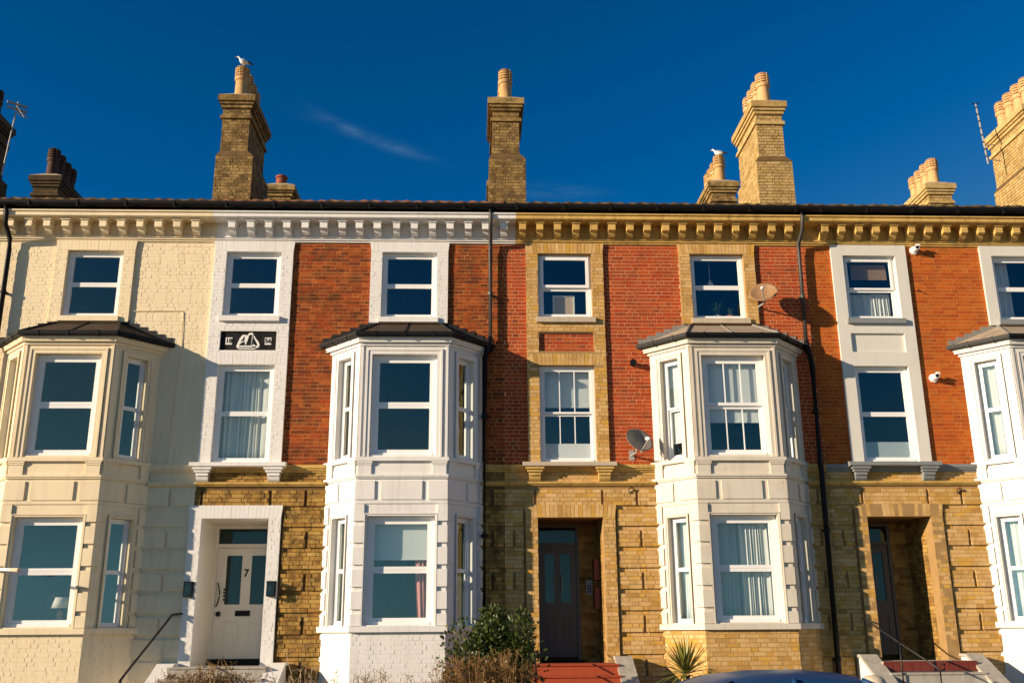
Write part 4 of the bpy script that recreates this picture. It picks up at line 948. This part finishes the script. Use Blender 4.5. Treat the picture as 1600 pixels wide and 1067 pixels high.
MB().tube([(p[0], p[1], 8.42), (p[0], p[1], 9.45)], .006, 5).build('flex', 'sign_white', e)
m = MB(); m.lathe([(.0, 8.24), (.06, 8.26), (.10, 8.30), (.06, 8.37), (.025, 8.42), (.02, 8.45)], 12, (p[0], p[1], 0)); m.build('bulb', 'bulb', e, smooth=True)
# table lamp and orchids in the cream bay
fr, L = B1[1]; p = fr.P(L/2+.22, -.38, 1.78)
e = empty('table_lamp', p, 'table lamp with white shade in the cream ground floor bay', 'lamp')
m = MB(); m.lathe([(.09, 0), (.09, .02), (.03, .05), (.055, .16), (.05, .22), (.015, .27), (.015, .32)], 14, p); m.build('lamp_base', 'terracotta_pot', e, smooth=True)
m = MB(); m.lathe([(.155, .30), (.11, .48), (.105, .48), (.15, .30)], 20, p); m.build('lamp_shade', 'lampshade', e, smooth=True)
e = empty('orchid', fr.P(L/2+.0, -.36, 1.78), 'pink and lilac orchid beside the lamp in the cream bay', 'plant'); rg = random.Random(4)
m = MB(); st = MB(); pet = MB()
p = fr.P(L/2+.0, -.36, 1.78); m.lathe([(.05, 0), (.065, .1), (.05, .1)], 12, p); m.build('pot', 'terracotta_pot', e)
for k in range(3):
    x = p[0]+(k-1)*.05; tp = (x+rg.uniform(-.05, .12), p[1]+.0, p[2]+.34+.12*k)
    st.tube([(p[0], p[1], p[2]+.08), (x, p[1], p[2]+.25), tp], .006, 5)
    for j in range(7):
        c = Vector(tp)+Vector((rg.uniform(-.06, .06), rg.uniform(-.03, .03), rg.uniform(-.16, .05)))
        leaves(pet, c, 4, .035, .016, up=.5, seed=k*9+j, m=(k+j) % 2)
st.build('stem', 'leaf_house', e); pet.build('blossom', ['petal_pink', 'petal_lilac'], e)
leaves(MB(), (p[0], p[1], p[2]+.1), 8, .2, .03, seed=5).build('leaf_rosette', 'leaf_house', e)

# ------------------------------------------------------------------ plaque 18 [ship] 56
P = empty('ship_plaque', f2.P(0, 0, 6.8), 'black plaque with white sailing ship and the date 1856', 'plaque')
MB().box(-.525, .525, -.004, .006, 6.795, 7.165, f2).build('plaque_board', 'black_panel', P)
for u, t in ((-.37, '18'), (.37, '56')):
    MB().box(u-.062, u+.062, .006, .012, 6.91, 7.05, f2).build('date_tile', 'sign_white', P)
    inst('numerals', text_mesh(t, .125, 'black_panel', .004), P, f2.P(u, .0135, 6.98))
def flat(poly, b0, b1, mat, name, parent):
    n = len(poly); m = MB(); vs = [f2.P(u, b0, z) for u, z in poly]+[f2.P(u, b1, z) for u, z in poly]
    m.add(vs, [tuple(range(n, 2*n))]+[(i, (i+1) % n, n+(i+1) % n, n+i) for i in range(n)]); return m.build(name, mat, parent)
def S(pts): return [(-.005+x*.0055, 6.80+y*.0055) for x, y in pts]
flat(S([(-40, 14), (-36, 26), (-30, 42), (-22, 54), (-12, 56), (-6, 52), (2, 62), (12, 64), (18, 56), (24, 44), (36, 30), (40, 18), (36, 10), (22, 4), (-28, 4), (-36, 7)]), .006, .011, 'sign_white', 'ship_outline', P)
for poly in ([(-34, 12), (-30, 8), (24, 8), (30, 13), (16, 13), (14, 11), (-32, 11)], [(-30, 17), (-10, 17), (-14, 32), (-28, 22)], [(-26, 30), (-14, 50), (-14, 36)], [(-8, 17), (9, 17), (11, 56), (2, 54), (-2, 36)], [(14, 17), (18, 44), (26, 30), (32, 17), (24, 17), (18, 24)], [(12, 17), (13.5, 17), (17, 56), (15, 57)]):
    flat(S(poly), .011, .015, 'black_panel', 'ship_sail', P)

# ------------------------------------------------------------------ fixtures on the walls
for u, lab in ((-.715, 'black wall lantern at the left of the number 7 door'), (.73, 'black wall lantern at the right of the number 7 door')):
    e = empty('wall_lantern', f2.P(u, .07, 2.27), lab, 'lantern', 'lanterns beside the number 7 door')
    m = MB(); m.box(-.07+u, .07+u, .063, .075, 2.26, 2.52, f2); m.box(u-.075, u+.075, .063, .19, 2.50, 2.525, f2); m.box(u-.07, u+.07, .063, .185, 2.26, 2.28, f2)
    m.build('lantern_body', 'black_plastic', e)
    for q in (-.066, .066): MB().box(u+q-.006, u+q+.006, .17, .184, 2.28, 2.50, f2).build('lantern_post', 'black_plastic', e)
    MB().box(u-.06, u+.06, .168, .172, 2.28, 2.50, f2).build('pane', 'car_glass' if False else 'dark_glass', e)
    q = f2.P(u, .12, 2.36); m = MB(); m.lathe([(.0, 0), (.022, .005), (.034, .04), (.022, .075), (.0, .085)], 12, q); m.build('bulb', 'bulb', e, smooth=True)
def dish(c, face, r, mat, wall, label):
    """reflector facing direction `face`, arm to a wall plate"""
    e = empty('satellite_dish', wall, label, 'satellite dish'); c = Vector(c); face = Vector(face).normalized()
    u = face.cross(Vector((0, 0, 1))).normalized(); v = u.cross(face)
    n = 32; rings = 7; vs = []; fs = []
    for s_ in range(2):
        for i in range(rings+1):
            t = i/rings; rr = r*t
            for j in range(n):
                a = 2*math.pi*j/n; vs.append(c+u*rr*math.cos(a)*1.0+v*rr*math.sin(a)*.92+face*(.16*r*t*t*1.6-s_*.012))
    N = (rings+1)*n
    for s_ in range(2):
        for i in range(rings):
            for j in range(n):
                q = (s_*N+i*n+j, s_*N+i*n+(j+1) % n, s_*N+(i+1)*n+(j+1) % n, s_*N+(i+1)*n+j); fs.append(q if s_ == 0 else q[::-1])
    for j in range(n): fs.append((rings*n+j, rings*n+(j+1) % n, N+rings*n+(j+1) % n, N+rings*n+j))
    MB().add(vs, fs).build('reflector', mat, e, smooth=True)
    low = c-v*r*.80+face*.03; tip = c-v*r*.62+face*r*1.15
    MB().tube([c-face*.04, low-face*.05, tip], .013, 6).build('feed_arm', 'galvanised', e)
    d = (c+face*.1-tip).normalized(); MB().tube([tip-d*.03, tip+d*.02, tip+d*.07], .028, 10, r1=.036).build('receiver', 'sign_white', e, smooth=True)
    w_ = Vector(wall); mid = Vector((c.x-face.x*.08, c.y-face.y*.08, w_.z))
    MB().tube([w_, Vector((mid.x, mid.y, w_.z)), c-face*.03], .017, 8).build('mount_arm', 'galvanised', e)
    MB().box(w_.x-.05, w_.x+.05, 0.001, .012, w_.z-.09, w_.z+.09).build('wall_plate', 'galvanised', e)
dish((5.54, -.36, 7.85), (-.30, -.80, .50), .275, 'dish_brown', (5.50, -.004, 7.70), 'rust brown satellite dish beside the top floor window')
dish((2.97, -.36, 4.97), (.35, -.80, .46), .275, 'dish_grey', (2.90, -.004, 4.78), 'grey satellite dish on red brick left of the bay')
e = empty('wall_bracket', (2.985, -.005, 6.545), 'round black bracket on red brick above the grey dish', 'bracket')
m = MB(); m.tube([(2.985, 0, 6.545), (2.985, -.11, 6.555)], .05, 14); m.build('socket', 'black_plastic', e); MB().tube([(2.985, -.11, 6.555), (2.985, -.13, 6.556)], .062, 14).build('rim', 'black_plastic', e)
for (x, z), lab in (((8.825, 6.277), 'white security camera on orange brick between the windows'), ((8.763, 8.915), 'white security camera under the cornice on orange brick')):
    e = empty('security_camera', (x, -.002, z), lab, 'camera', 'white cameras on the orange brick house')
    MB().tube([(x, 0, z), (x, -.03, z)], .085, 16).build('base_plate', 'upvc', e)
    m = MB(); m.tube([(x, -.03, z), (x, -.08, z), (x+.01, -.16, z+.012)], .058, 14, r1=.05); m.build('housing', 'upvc', e, smooth=False)
    MB().tube([(x+.01, -.16, z+.012), (x+.011, -.165, z+.0125)], .035, 12).build('lens', 'black_plastic', e)
    MB().box(x+.005, x+.07, .10, .17, z+.045, z+.085).build('sensor', 'upvc', e)
m = MB(); m.tube([(-6.92, -.06, 7.38), (-6.82, -.03, 7.41), (-6.70, -.012, 7.53), (-6.58, -.012, 7.57), (-5.66, -.012, 7.58), (-5.63, -.012, 7.54), (-5.61, -.012, 6.9), (-5.65, -.012, 6.1), (-5.69, -.012, 5.3), (-5.68, -.012, 4.65), (-5.9, -.05, 4.28)], .008, 5)
o = m.build('wall_cable', 'cream_paint', None, pos=(-5.66, 0, 4.3)); tag(o, 'thin cream cable clipped across the cream brick wall', 'cable')
m = MB(); m.tube([(8.73, -.003, 8.06), (8.745, -.05, 8.07), (8.78, -.06, 8.03)], .010, 6); o = m.build('wall_hook', 'black_iron', None, pos=(8.73, 0, 8.05)); tag(o, 'small dark hook on orange brick beside the upper window', 'hook')
for x, z, lab in ((2.86, 4.12, 'small curled iron hook above the yellow brick rustication beside the white bay'), (9.02, 4.10, 'small curled iron hook on yellow brick at the right')):
    m = MB(); m.tube([(x+.05*math.cos(t), -.06-.02*math.sin(t), z+.05*math.sin(t)) for t in [i*.5 for i in range(11)]], .010, 6); m.tube([(x+.05, 0, z), (x+.05, -.06, z)], .010, 6)
    o = m.build('wall_hook', 'black_iron', None, pos=(x, 0, z)); tag(o, lab, 'hook')
e = empty('door_entry_panel', f3.P(.44, -1.08, 2.3), 'metal door entry panel inside the yellow brick porch', 'intercom')
MB().box(.375, .495, -1.10, -1.075, 2.30, 2.57, f3).build('panel_plate', 'galvanised', e)
for i in range(3):
    for j in range(2): MB().box(.40+j*.045, .425+j*.045, -1.075, -1.069, 2.34+i*.05, 2.37+i*.05, f3).build('button', 'black_plastic', e)
for z, lab in ((2.55, 'upper red letter box on the porch side wall'), (2.03, 'lower red letter box on the porch side wall')):
    e = empty('letter_box', (X3+.54, .55, z), lab, 'letter box', 'letter boxes in the porch')
    g = Fr(X3+.585, .90, 0, -1); MB().box(0, .30, .001, .10, z, z+.38, g).build('box_body', 'dark_red_tile', e); MB().box(.05, .25, .1, .104, z+.3, z+.325, g).build('slot', 'black_plastic', e)
# bracket arm reaching in at the left edge
e = empty('sign_bracket', (-9.15, -.01, 2.78), 'pale bracket arm with a brown end at the left edge', 'bracket')
MB().tube([(-9.15, -.01, 2.78), (-7.72, -1.12, 2.68)], .026, 8).build('arm', 'sign_white', e); MB().tube([(-7.72, -1.12, 2.68), (-7.55, -1.25, 2.667)], .034, 8).build('arm_end', 'board', e)
MB().box(-9.22, -9.08, .001, .02, 2.68, 2.88).build('wall_plate', 'galvanised', e)

# ------------------------------------------------------------------ handrails
def rail(name, pts, r, mat, label, extra=()):
    e = empty(name, pts[0], label, 'handrail'); MB().tube(pts, r, 8).build('rail', mat, e, smooth=True)
    for q in extra: MB().tube(q, r*.8, 8).build('baluster', mat, e, smooth=True)
    return e
rail('handrail', [(-5.16, -.06, 1.98), (-5.22, -.12, 1.97), (-5.30, -.16, 1.96), (-5.50, -1.75, 1.02), (-5.51, -1.9, .94)], .02, 'black_iron', 'black handrail sloping down beside the white side wall', [[(-5.505, -1.85, .97), (-5.505, -1.85, .02)]])
rail('handrail', [(1.02, -.10, 1.80), (.93, -.14, 1.85), (.93, -.16, 1.86), (.95, -.9, 1.50), (.96, -1.9, .95)], .014, 'black_iron', 'thin black handrail left of the red steps', [[(.93, -.16, 1.84), (.935, -.2, 1.05)], [(.955, -1.6, 1.1), (.955, -1.6, .05)]])
rail('handrail', [(6.93, -.10, 1.80), (6.90, -.13, 1.82), (6.93, -.2, 1.80), (7.20, -.95, 1.40), (7.50, -1.5, 1.05), (7.55, -1.56, .98), (7.62, -1.58, 1.0), (7.63, -1.58, 1.08), (7.57, -1.58, 1.09)], .016, 'black_iron', 'black handrail with curled end on the right hand steps', [[(7.18, -.95, 1.42), (7.18, -.95, .6)], [(7.55, -1.56, .98), (7.55, -1.56, .1)]])

# ------------------------------------------------------------------ gulls, aerials
def gull(pos, yaw, label, s=1.0):
    e = empty('seagull', pos, label, 'bird', 'gulls on the chimney pots'); M4 = Matrix.Translation(Vector(pos)) @ Matrix.Rotation(yaw, 4, 'Z') @ Matrix.Scale(s, 4)
    # spine from tail (x<0) to beak (x>0): (x, z, half width, half height, material)
    sp = [(-.27, .175, .004, .004), (-.24, .18, .03, .012), (-.17, .19, .045, .03), (-.10, .195, .068, .06), (-.02, .20, .083, .082), (.06, .215, .082, .088), (.11, .25, .062, .070), (.135, .295, .044, .048), (.15, .335, .040, .040), (.175, .352, .038, .036), (.20, .35, .024, .022), (.212, .345, .011, .013), (.245, .338, .009, .010), (.262, .326, .004, .005)]
    n = 12; m = MB(); vs = []; fs = []; mi = []
    for x, z, w_, h in sp:
        for j in range(n): a = 2*math.pi*j/n; vs.append(M4 @ Vector((x, w_*math.cos(a), z+h*math.sin(a))))
    for i in range(len(sp)-1):
        for j in range(n): fs.append((i*n+j, i*n+(j+1) % n, (i+1)*n+(j+1) % n, (i+1)*n+j)); mi.append(1 if i >= 11 else 0)
    fs += [tuple(range(n)), tuple(range((len(sp)-1)*n, len(sp)*n))]; mi += [0, 1]
    m.v = [tuple(v) for v in vs]; m.f = fs; m.m = mi; m.build('body', ['feather_white', 'beak'], e, smooth=True)
    for sg in (-1, 1):
        w_ = MB(); vs = []; prof = [(.10, .245, .05), (.05, .26, .075), (-.04, .245, .085), (-.14, .222, .07), (-.22, .205, .045), (-.32, .185, .012)]
        for x, z, h in prof:
            yy = .088-.05*max(0, -x)/.3-(.02 if x > .08 else 0)
            for q in (0, 1): 
                for k in range(3): t = (k-1); vs.append(M4 @ Vector((x, sg*(yy-abs(t)*.02-q*.012), z+t*h*.6-.01)))
        fs = []; mi = []
        for i in range(len(prof)-1):
            for q in (0, 1):
                for k in range(2):
                    a = i*6+q*3+k; b2 = (i+1)*6+q*3+k; fs.append((a, a+1, b2+1, b2)); mi.append(1 if i >= 3 else 0)
            for k in (0, 2): a = i*6+k; b2 = (i+1)*6+k; fs.append((a, a+3, b2+3, b2)); mi.append(1 if i >= 3 else 0)
        w_.v = [tuple(v) for v in vs]; w_.f = fs; w_.m = mi; w_.build('wing', ['feather_grey', 'feather_black'], e, smooth=True)
        l = MB(); l.tube([M4 @ Vector((0.0, sg*.03, .14)), M4 @ Vector((-.01, sg*.03, .07)), M4 @ Vector((0, sg*.03, .0))], .006, 5); l.tube([M4 @ Vector((-.015, sg*.03, .004)), M4 @ Vector((.045, sg*.035, .004))], .008, 5); l.build('leg', 'beak', e)
        ey = MB(); ey.lathe([(0, -.006), (.006, 0), (0, .006)], 8, tuple(M4 @ Vector((.178, sg*.036, .358)))); ey.build('eye', 'feather_black', e)
ptop = 13.5+.10+.82
gull((X2-1.04-.1-.03, 2.2+.26, ptop-.01), R(200), 'white gull standing on the left hand tall chimney', .72)
gull((X4-1.0-.03, 6.5+.26, 13.45+.10+.82-.01), R(168), 'white gull on the low rear chimney beside the tall one', .8)
def aerial(base, top, label, kind):
    e = empty('aerial', base, label, 'aerial'); b0, t0 = Vector(base), Vector(top)
    MB().tube([b0, t0], .018, 6).build('mast', 'galvanised', e)
    if kind == 'yagi':
        d = Vector((.45, -.55, -.55)).normalized(); q = b0.lerp(t0, .93); m = MB()
        MB().tube([q-d*.1, q+d*1.0], .010, 5).build('boom', 'galvanised', e)
        s = d.cross(Vector((0, 0, 1))).normalized()
        for i in range(12): c = q+d*(.15+i*.075); MB().tube([c-s*.09, c+s*.09], .005, 4).build('element', 'galvanised', e)
        for k in range(2): MB().tube([q-s*.22+Vector((0, 0, .06-k*.12)), q+s*.22+Vector((0, 0, .06-k*.12))], .03, 5).build('reflector', 'galvanised', e)
    else:
        for i in range(16): c = b0.lerp(t0, .06+i*.058); MB().tube([c, c+(t0-b0)*.02], .024, 6).build('sleeve', 'black_plastic' if i % 2 else 'galvanised', e)
        MB().tube([t0-Vector((.1, .0, 0)), t0+Vector((.1, 0, .02))], .012, 5).build('dipole', 'black_plastic', e)
        MB().tube([b0+Vector((0, 0, .12)), b0+Vector((.34, .05, .12))], .014, 6).build('bracket', 'galvanised', e); MB().tube([b0+Vector((0, 0, .5)), b0+Vector((.3, .05, .55))], .012, 6).build('bracket', 'galvanised', e)
aerial((-10.75, 2.5, 11.6), (-10.62, 2.5, 13.46), 'aerial with many short rods beside the far left chimney', 'yagi')
aerial((12.38, 3.1, 12.42), (12.30, 3.1, 14.05), 'slim upright aerial mast fixed to the far right chimney', 'pole')

# ------------------------------------------------------------------ planting
def bush(name, c, rx, ry, h, n, mat, label, leaf=.035, seed=1, shape=None, cat='bush'):
    rg = random.Random(seed); e = empty(name, c, label, cat); c = Vector(c); m = MB()
    lobes = []
    for i in range(22):
        t = rg.uniform(0, 6.28); k = rg.uniform(0, .75); zz = rg.uniform(.25, .86)
        lobes.append((Vector((c.x+rx*k*math.cos(t), c.y+ry*k*math.sin(t), c.z+h*zz)), rg.uniform(.18, .40)*(1.15-zz*.5)))
    for i in range(n):
        L, r_ = rg.choice(lobes); d = Vector((rg.gauss(0, 1), rg.gauss(0, 1), rg.gauss(0, 1))).normalized(); q = r_*rg.uniform(.55, 1.08)
        p = L+Vector((d.x*q*rx*1.25, d.y*q*ry*1.25, d.z*q*h*.7))
        if p.z < c.z: continue
        ax = (d+Vector((rg.gauss(0, .5), rg.gauss(0, .5), rg.uniform(0, 1)))).normalized(); s = ax.cross(Vector((rg.gauss(0, 1), rg.gauss(0, 1), rg.gauss(0, 1)))).normalized()
        ln = leaf*rg.uniform(.7, 1.4); wd = ln*.42; nn = ax.cross(s)*wd*.25
        m.add([p, p+ax*ln*.5+s*wd+nn, p+ax*ln*1.25, p+ax*ln*.5-s*wd+nn], [(0, 1, 2), (0, 2, 3)])
    m.build('foliage', mat, e)
    t = MB()
    for i in range(7):
        L = lobes[i][0]; t.tube([c+Vector((rg.uniform(-.08, .08), rg.uniform(-.05, .05), 0)), c.lerp(L, .5)+Vector((rg.uniform(-.05, .05), 0, .05)), L], .02, 5, r1=.006)
    t.build('stems', 'bark', e); return e
def twigs(name, c, rx, ry, h, n, mat, label, seed=1, leaf=None, r=.004, spread=.5, sub=3, hv=.5):
    rg = random.Random(seed); e = empty(name, c, label, 'shrub'); c = Vector(c); m = MB(); lf = MB()
    for i in range(n):
        b = c+Vector((rg.uniform(-rx, rx)*.75, rg.uniform(-ry, ry)*.75, 0)); hh = h*rg.uniform(hv, 1.0)*(1-.28*((b.x-c.x)/rx)**2)*(1+.05*math.sin(b.x*9+seed))
        tp = b+Vector((rg.gauss(0, spread)*rx*.4, rg.gauss(0, spread)*ry*.4, hh)); mid = b.lerp(tp, .5)+Vector((rg.gauss(0, .05), rg.gauss(0, .05), 0))
        m.tube([b, mid, tp], r*1.6, 3, r1=r*.6, cap=False)
        for k in range(sub):
            q = mid.lerp(tp, rg.uniform(0, .95)); d = Vector((rg.gauss(0, 1), rg.gauss(0, 1), rg.uniform(.3, 1.6))).normalized()*rg.uniform(.06, .20)*min(1, h)
            k1 = q+d*.55+Vector((rg.gauss(0, .012), rg.gauss(0, .012), 0)); m.tube([q, k1, q+d], r, 3, r1=r*.4, cap=False)
            if leaf:
                for j in range(leaf):
                    p = q+d*rg.uniform(.3, 1.05); ax = Vector((rg.gauss(0, 1), rg.gauss(0, 1), rg.gauss(0, 1))).normalized(); s = ax.cross(Vector((.3, .5, .8))).normalized(); ln = rg.uniform(.014, .032)
                    lf.add([p, p+ax*ln+s*ln*.4, p+ax*ln*1.8, p+ax*ln-s*ln*.4], [(0, 1, 2, 3)])
    m.build('branches', mat, e, kind='stuff')
    if leaf: lf.build('foliage', 'leaf_dry', e, kind='stuff')
    return e
bush('evergreen_bush', (.26, -2.4, .02), .82, .5, 2.02, 7500, 'leaf_green', 'tall glossy evergreen bush left of the red steps', .05, 3)
twigs('brown_hedge', (.16, -3.0, .02), .80, .35, 1.38, 480, 'twig_brown', 'brown dry leaved hedge in front of the evergreen bush', 4, leaf=4, sub=5, hv=.55)
twigs('brown_hedge', (-3.85, -3.0, .02), .85, .3, 1.18, 440, 'twig_brown', 'low brown dry hedge below the number 7 door', 5, leaf=4, sub=5, hv=.6)
twigs('bare_shrub', (-2.45, -2.8, .02), .5, .3, 1.18, 60, 'twig_pale', 'bare twiggy shrub at the left below the white bay', 6, r=.0055, sub=6, spread=.9)
twigs('bare_shrub', (-1.55, -2.8, .02), .65, .3, 1.14, 120, 'twig_pale', 'bare branching shrub below the middle of the white bay', 7, r=.0055, sub=7, spread=.8)
twigs('tall_bare_shrub', (-2.68, -2.6, .02), .18, .12, 1.55, 7, 'twig_pale', 'few tall bare stems with odd leaves in front of the dirty brick', 8, r=.006, sub=5, leaf=1, spread=1.6)
# spiky yucca
e = empty('yucca', (3.2, -2.5, .02), 'spiky yellow green yucca in front of the yellow brick bay base', 'plant'); rg = random.Random(12)
MB().tube([(3.2, -2.5, .0), (3.18, -2.5, .5), (3.2, -2.5, .98)], .06, 8).build('stem', 'bark', e)
lm = MB()
for i in range(95):
    t = rg.uniform(0, 6.28); el = rg.uniform(-.25, 1.45); l = rg.uniform(.42, .66); d = Vector((math.cos(t)*math.cos(el), math.sin(t)*math.cos(el), math.sin(el))); s = d.cross(Vector((0, 0, 1))).normalized()*.021; up_ = s.cross(d).normalized()*.006
    p0 = Vector((3.2, -2.5, 1.0))+d*.03; p1 = p0+d*l*.45; p2 = p0+d*l+Vector((0, 0, -.05*(1.2-el)))
    lm = MB(); lm.add([p0-s*.7, p0+s*.7, p1+s+up_, p1-up_*0, p1-s+up_, p2], [(0, 1, 2, 3), (0, 3, 4), (3, 2, 5), (4, 3, 5)]); lm.build('leaf', 'leaf_yucca', e)
# low garden walls with a rounded pier behind the car
def garden_wall(x0, x1, mat, label):
    e = empty('garden_wall', ((x0+x1)/2, -4.7, 0), label, 'wall', 'low garden walls along the pavement')
    MB().box(x0, x1, 4.62, 4.80, -.02, .62).build('wall_body', mat, e); MB().box(x0-.02, x1+.02, 4.59, 4.83, .62, .69).build('coping', 'concrete', e); return e
garden_wall(-8.6, -5.5, 'cream_paint', 'low cream garden wall in front of the cream house'); garden_wall(-3.2, .3, 'white_paint', 'low white garden wall in front of the white bay'); garden_wall(2.8, 5.0, 'mortar_yellow', 'low yellow garden wall in front of the yellow bay base'); garden_wall(8.9, 12.3, 'white_paint', 'low white garden wall at the right end')
e = empty('gate_pier', (5.22, -4.7, 0), 'round topped pale gate pier right of the blue car', 'pier')
MB().box(5.07, 5.37, 4.56, 4.86, -.02, .86).build('pier_shaft', 'concrete', e)
m = MB(); m.lathe([(.20, 0), (.20, .05), (.17, .06), (.165, .10), (.14, .15), (.09, .19), (.0, .205)], 20, (5.22, -4.7, .861)); m.build('pier_cap', 'stone_sill', e, smooth=True)

# ------------------------------------------------------------------ parked car
def car(cx, cy, zr, label):
    e = empty('parked_car', (cx, cy, zr), label, 'car'); e.scale = (.84, .95, .97)
    # stations along x: (x, roof/bonnet height, half width at waist, half width at top)
    def loft(name, secs, mat, smooth=True):
        m = MB(); vs = []; n = len(secs[0])
        for s in secs: vs += [(cx+x, cy+y, zr+z) for x, y, z in s]
        fs = [(i*n+j, i*n+j+1, (i+1)*n+j+1, (i+1)*n+j) for i in range(len(secs)-1) for j in range(n-1)]
        fs += [tuple(range(n)), tuple(range((len(secs)-1)*n, len(secs)*n))[::-1]]
        m.add(vs, fs); o = m.build(name, mat, e, autosmooth=35); return o
    def sec(x, zb, zt, hw, k=.12):
        return [(x, -hw*.9, zb), (x, -hw, zb+.15), (x, -hw*1.01, (zb+zt)/2), (x, -hw*.97, zt-k), (x, -hw*.80, zt-.02), (x, -hw*.4, zt), (x, 0, zt+.01), (x, hw*.4, zt), (x, hw*.80, zt-.02), (x, hw*.97, zt-k), (x, hw*1.01, (zb+zt)/2), (x, hw, zb+.15), (x, hw*.9, zb)]
    st = [(-2.05, .35, .60, .62), (-1.98, .25, .78, .74), (-1.75, .2, .92, .82), (-1.3, .19, .95, .86), (-.6, .18, .96, .87), (.3, .18, .96, .87), (1.0, .19, .94, .86), (1.5, .2, .86, .84), (1.9, .25, .74, .76), (2.05, .35, .58, .62)]
    loft('body', [sec(*s) for s in st], 'car_blue')
    # glasshouse: dark glass volume, then painted roof and pillars over it
    def gsec(x, zt, hb, ht): return [(x, -hb, .93), (x, -(hb+ht)/2*1.01, (.93+zt)/2), (x, -ht, zt-.05), (x, -ht*.85, zt-.012), (x, -ht*.4, zt), (x, 0, zt+.006), (x, ht*.4, zt), (x, ht*.85, zt-.012), (x, ht, zt-.05), (x, (hb+ht)/2*1.01, (.93+zt)/2), (x, hb, .93)]
    gs = [(-1.80, .96, .70, .68), (-1.55, 1.16, .74, .66), (-1.30, 1.325, .76, .63), (-.95, 1.415, .77, .61), (-.5, 1.452, .78, .60), (0.0, 1.455, .78, .60), (.42, 1.42, .78, .60), (.80, 1.26, .77, .64), (1.25, .96, .74, .69)]
    loft('windows', [gsec(*g_) for g_ in gs], 'car_glass')
    def rsec(x, zt, ht): return [(x, -ht*1.035, zt-.075), (x, -ht*1.03, zt-.04), (x, -ht*.86, zt+.004), (x, -ht*.4, zt+.016), (x, 0, zt+.022), (x, ht*.4, zt+.016), (x, ht*.86, zt+.004), (x, ht*1.03, zt-.04), (x, ht*1.035, zt-.075)]
    loft('roof_panel', [rsec(x, zt, ht) for x, zt, hb, ht in gs[2:7]], 'car_blue')
    for sg in (-1, 1):
        for pts in ([(1.28, .72, .93), (.82, .655, 1.25), (.42, .61, 1.40)], [(-.25, .80, .93), (-.28, .70, 1.25), (-.30, .615, 1.41)], [(-1.78, .71, .95), (-1.56, .68, 1.13), (-1.30, .645, 1.30), (-.95, .625, 1.385)]):
            MB().tube([(cx+x, cy+sg*y*1.01, zr+z) for x, y, z in pts], .032, 6).build('pillar', 'car_blue', e, smooth=True)
        MB().tube([(cx+.95, cy+sg*.80, zr+.98), (cx+.95, cy+sg*.98, zr+1.0)], .07, 10, r1=.085).build('wing_mirror', 'car_blue', e, smooth=True)
        m = MB(); m.lathe([(0, 0), (.07, .01), (.11, .03), (.07, .05)], 14, (cx+1.93, cy+sg*.58, zr+.60)); m.build('headlight', 'bulb', e, smooth=True)
        MB().box(cx-2.02, cx-1.95, -cy-sg*.62-.09, -cy-sg*.62+.09, zr+.62, zr+.80).build('tail_light', 'dark_red_tile', e)
        for wx in (-1.28, 1.27):
            w_ = MB(); ws = []
            for y, r_ in ((-.10, .22), (-.10, .30), (-.07, .32), (.07, .32), (.10, .30), (.10, .22)): ws.append([(cx+wx+r_*math.cos(a), cy+sg*.80+y, zr+.32+r_*math.sin(a)) for a in [2*math.pi*j/24 for j in range(24)]])
            vs = [p for s in ws for p in s]; fs = [(i*24+j, i*24+(j+1) % 24, (i+1)*24+(j+1) % 24, (i+1)*24+j) for i in range(5) for j in range(24)]
            wo = w_.add(vs, fs).build('wheel', 'rubber', e, smooth=True)
            rm = MB()
            for k in range(5):
                a = k*2*math.pi/5; rm.tube([(cx+wx, cy+sg*.88, zr+.32), (cx+wx+.22*math.cos(a), cy+sg*.885, zr+.32+.22*math.sin(a))], .03, 5)
            rm.build('rim', 'alloy', wo)
    MB().tube([(cx-.15, cy-.02, zr+1.47), (cx-.17, cy-.02, zr+1.485), (cx-.20, cy-.02, zr+1.505)], .012, 6, r1=.005).build('roof_aerial', 'galvanised', e)
car(3.05, -8.55, -.15, 'blue car roof parked in front of the yellow brick bay')
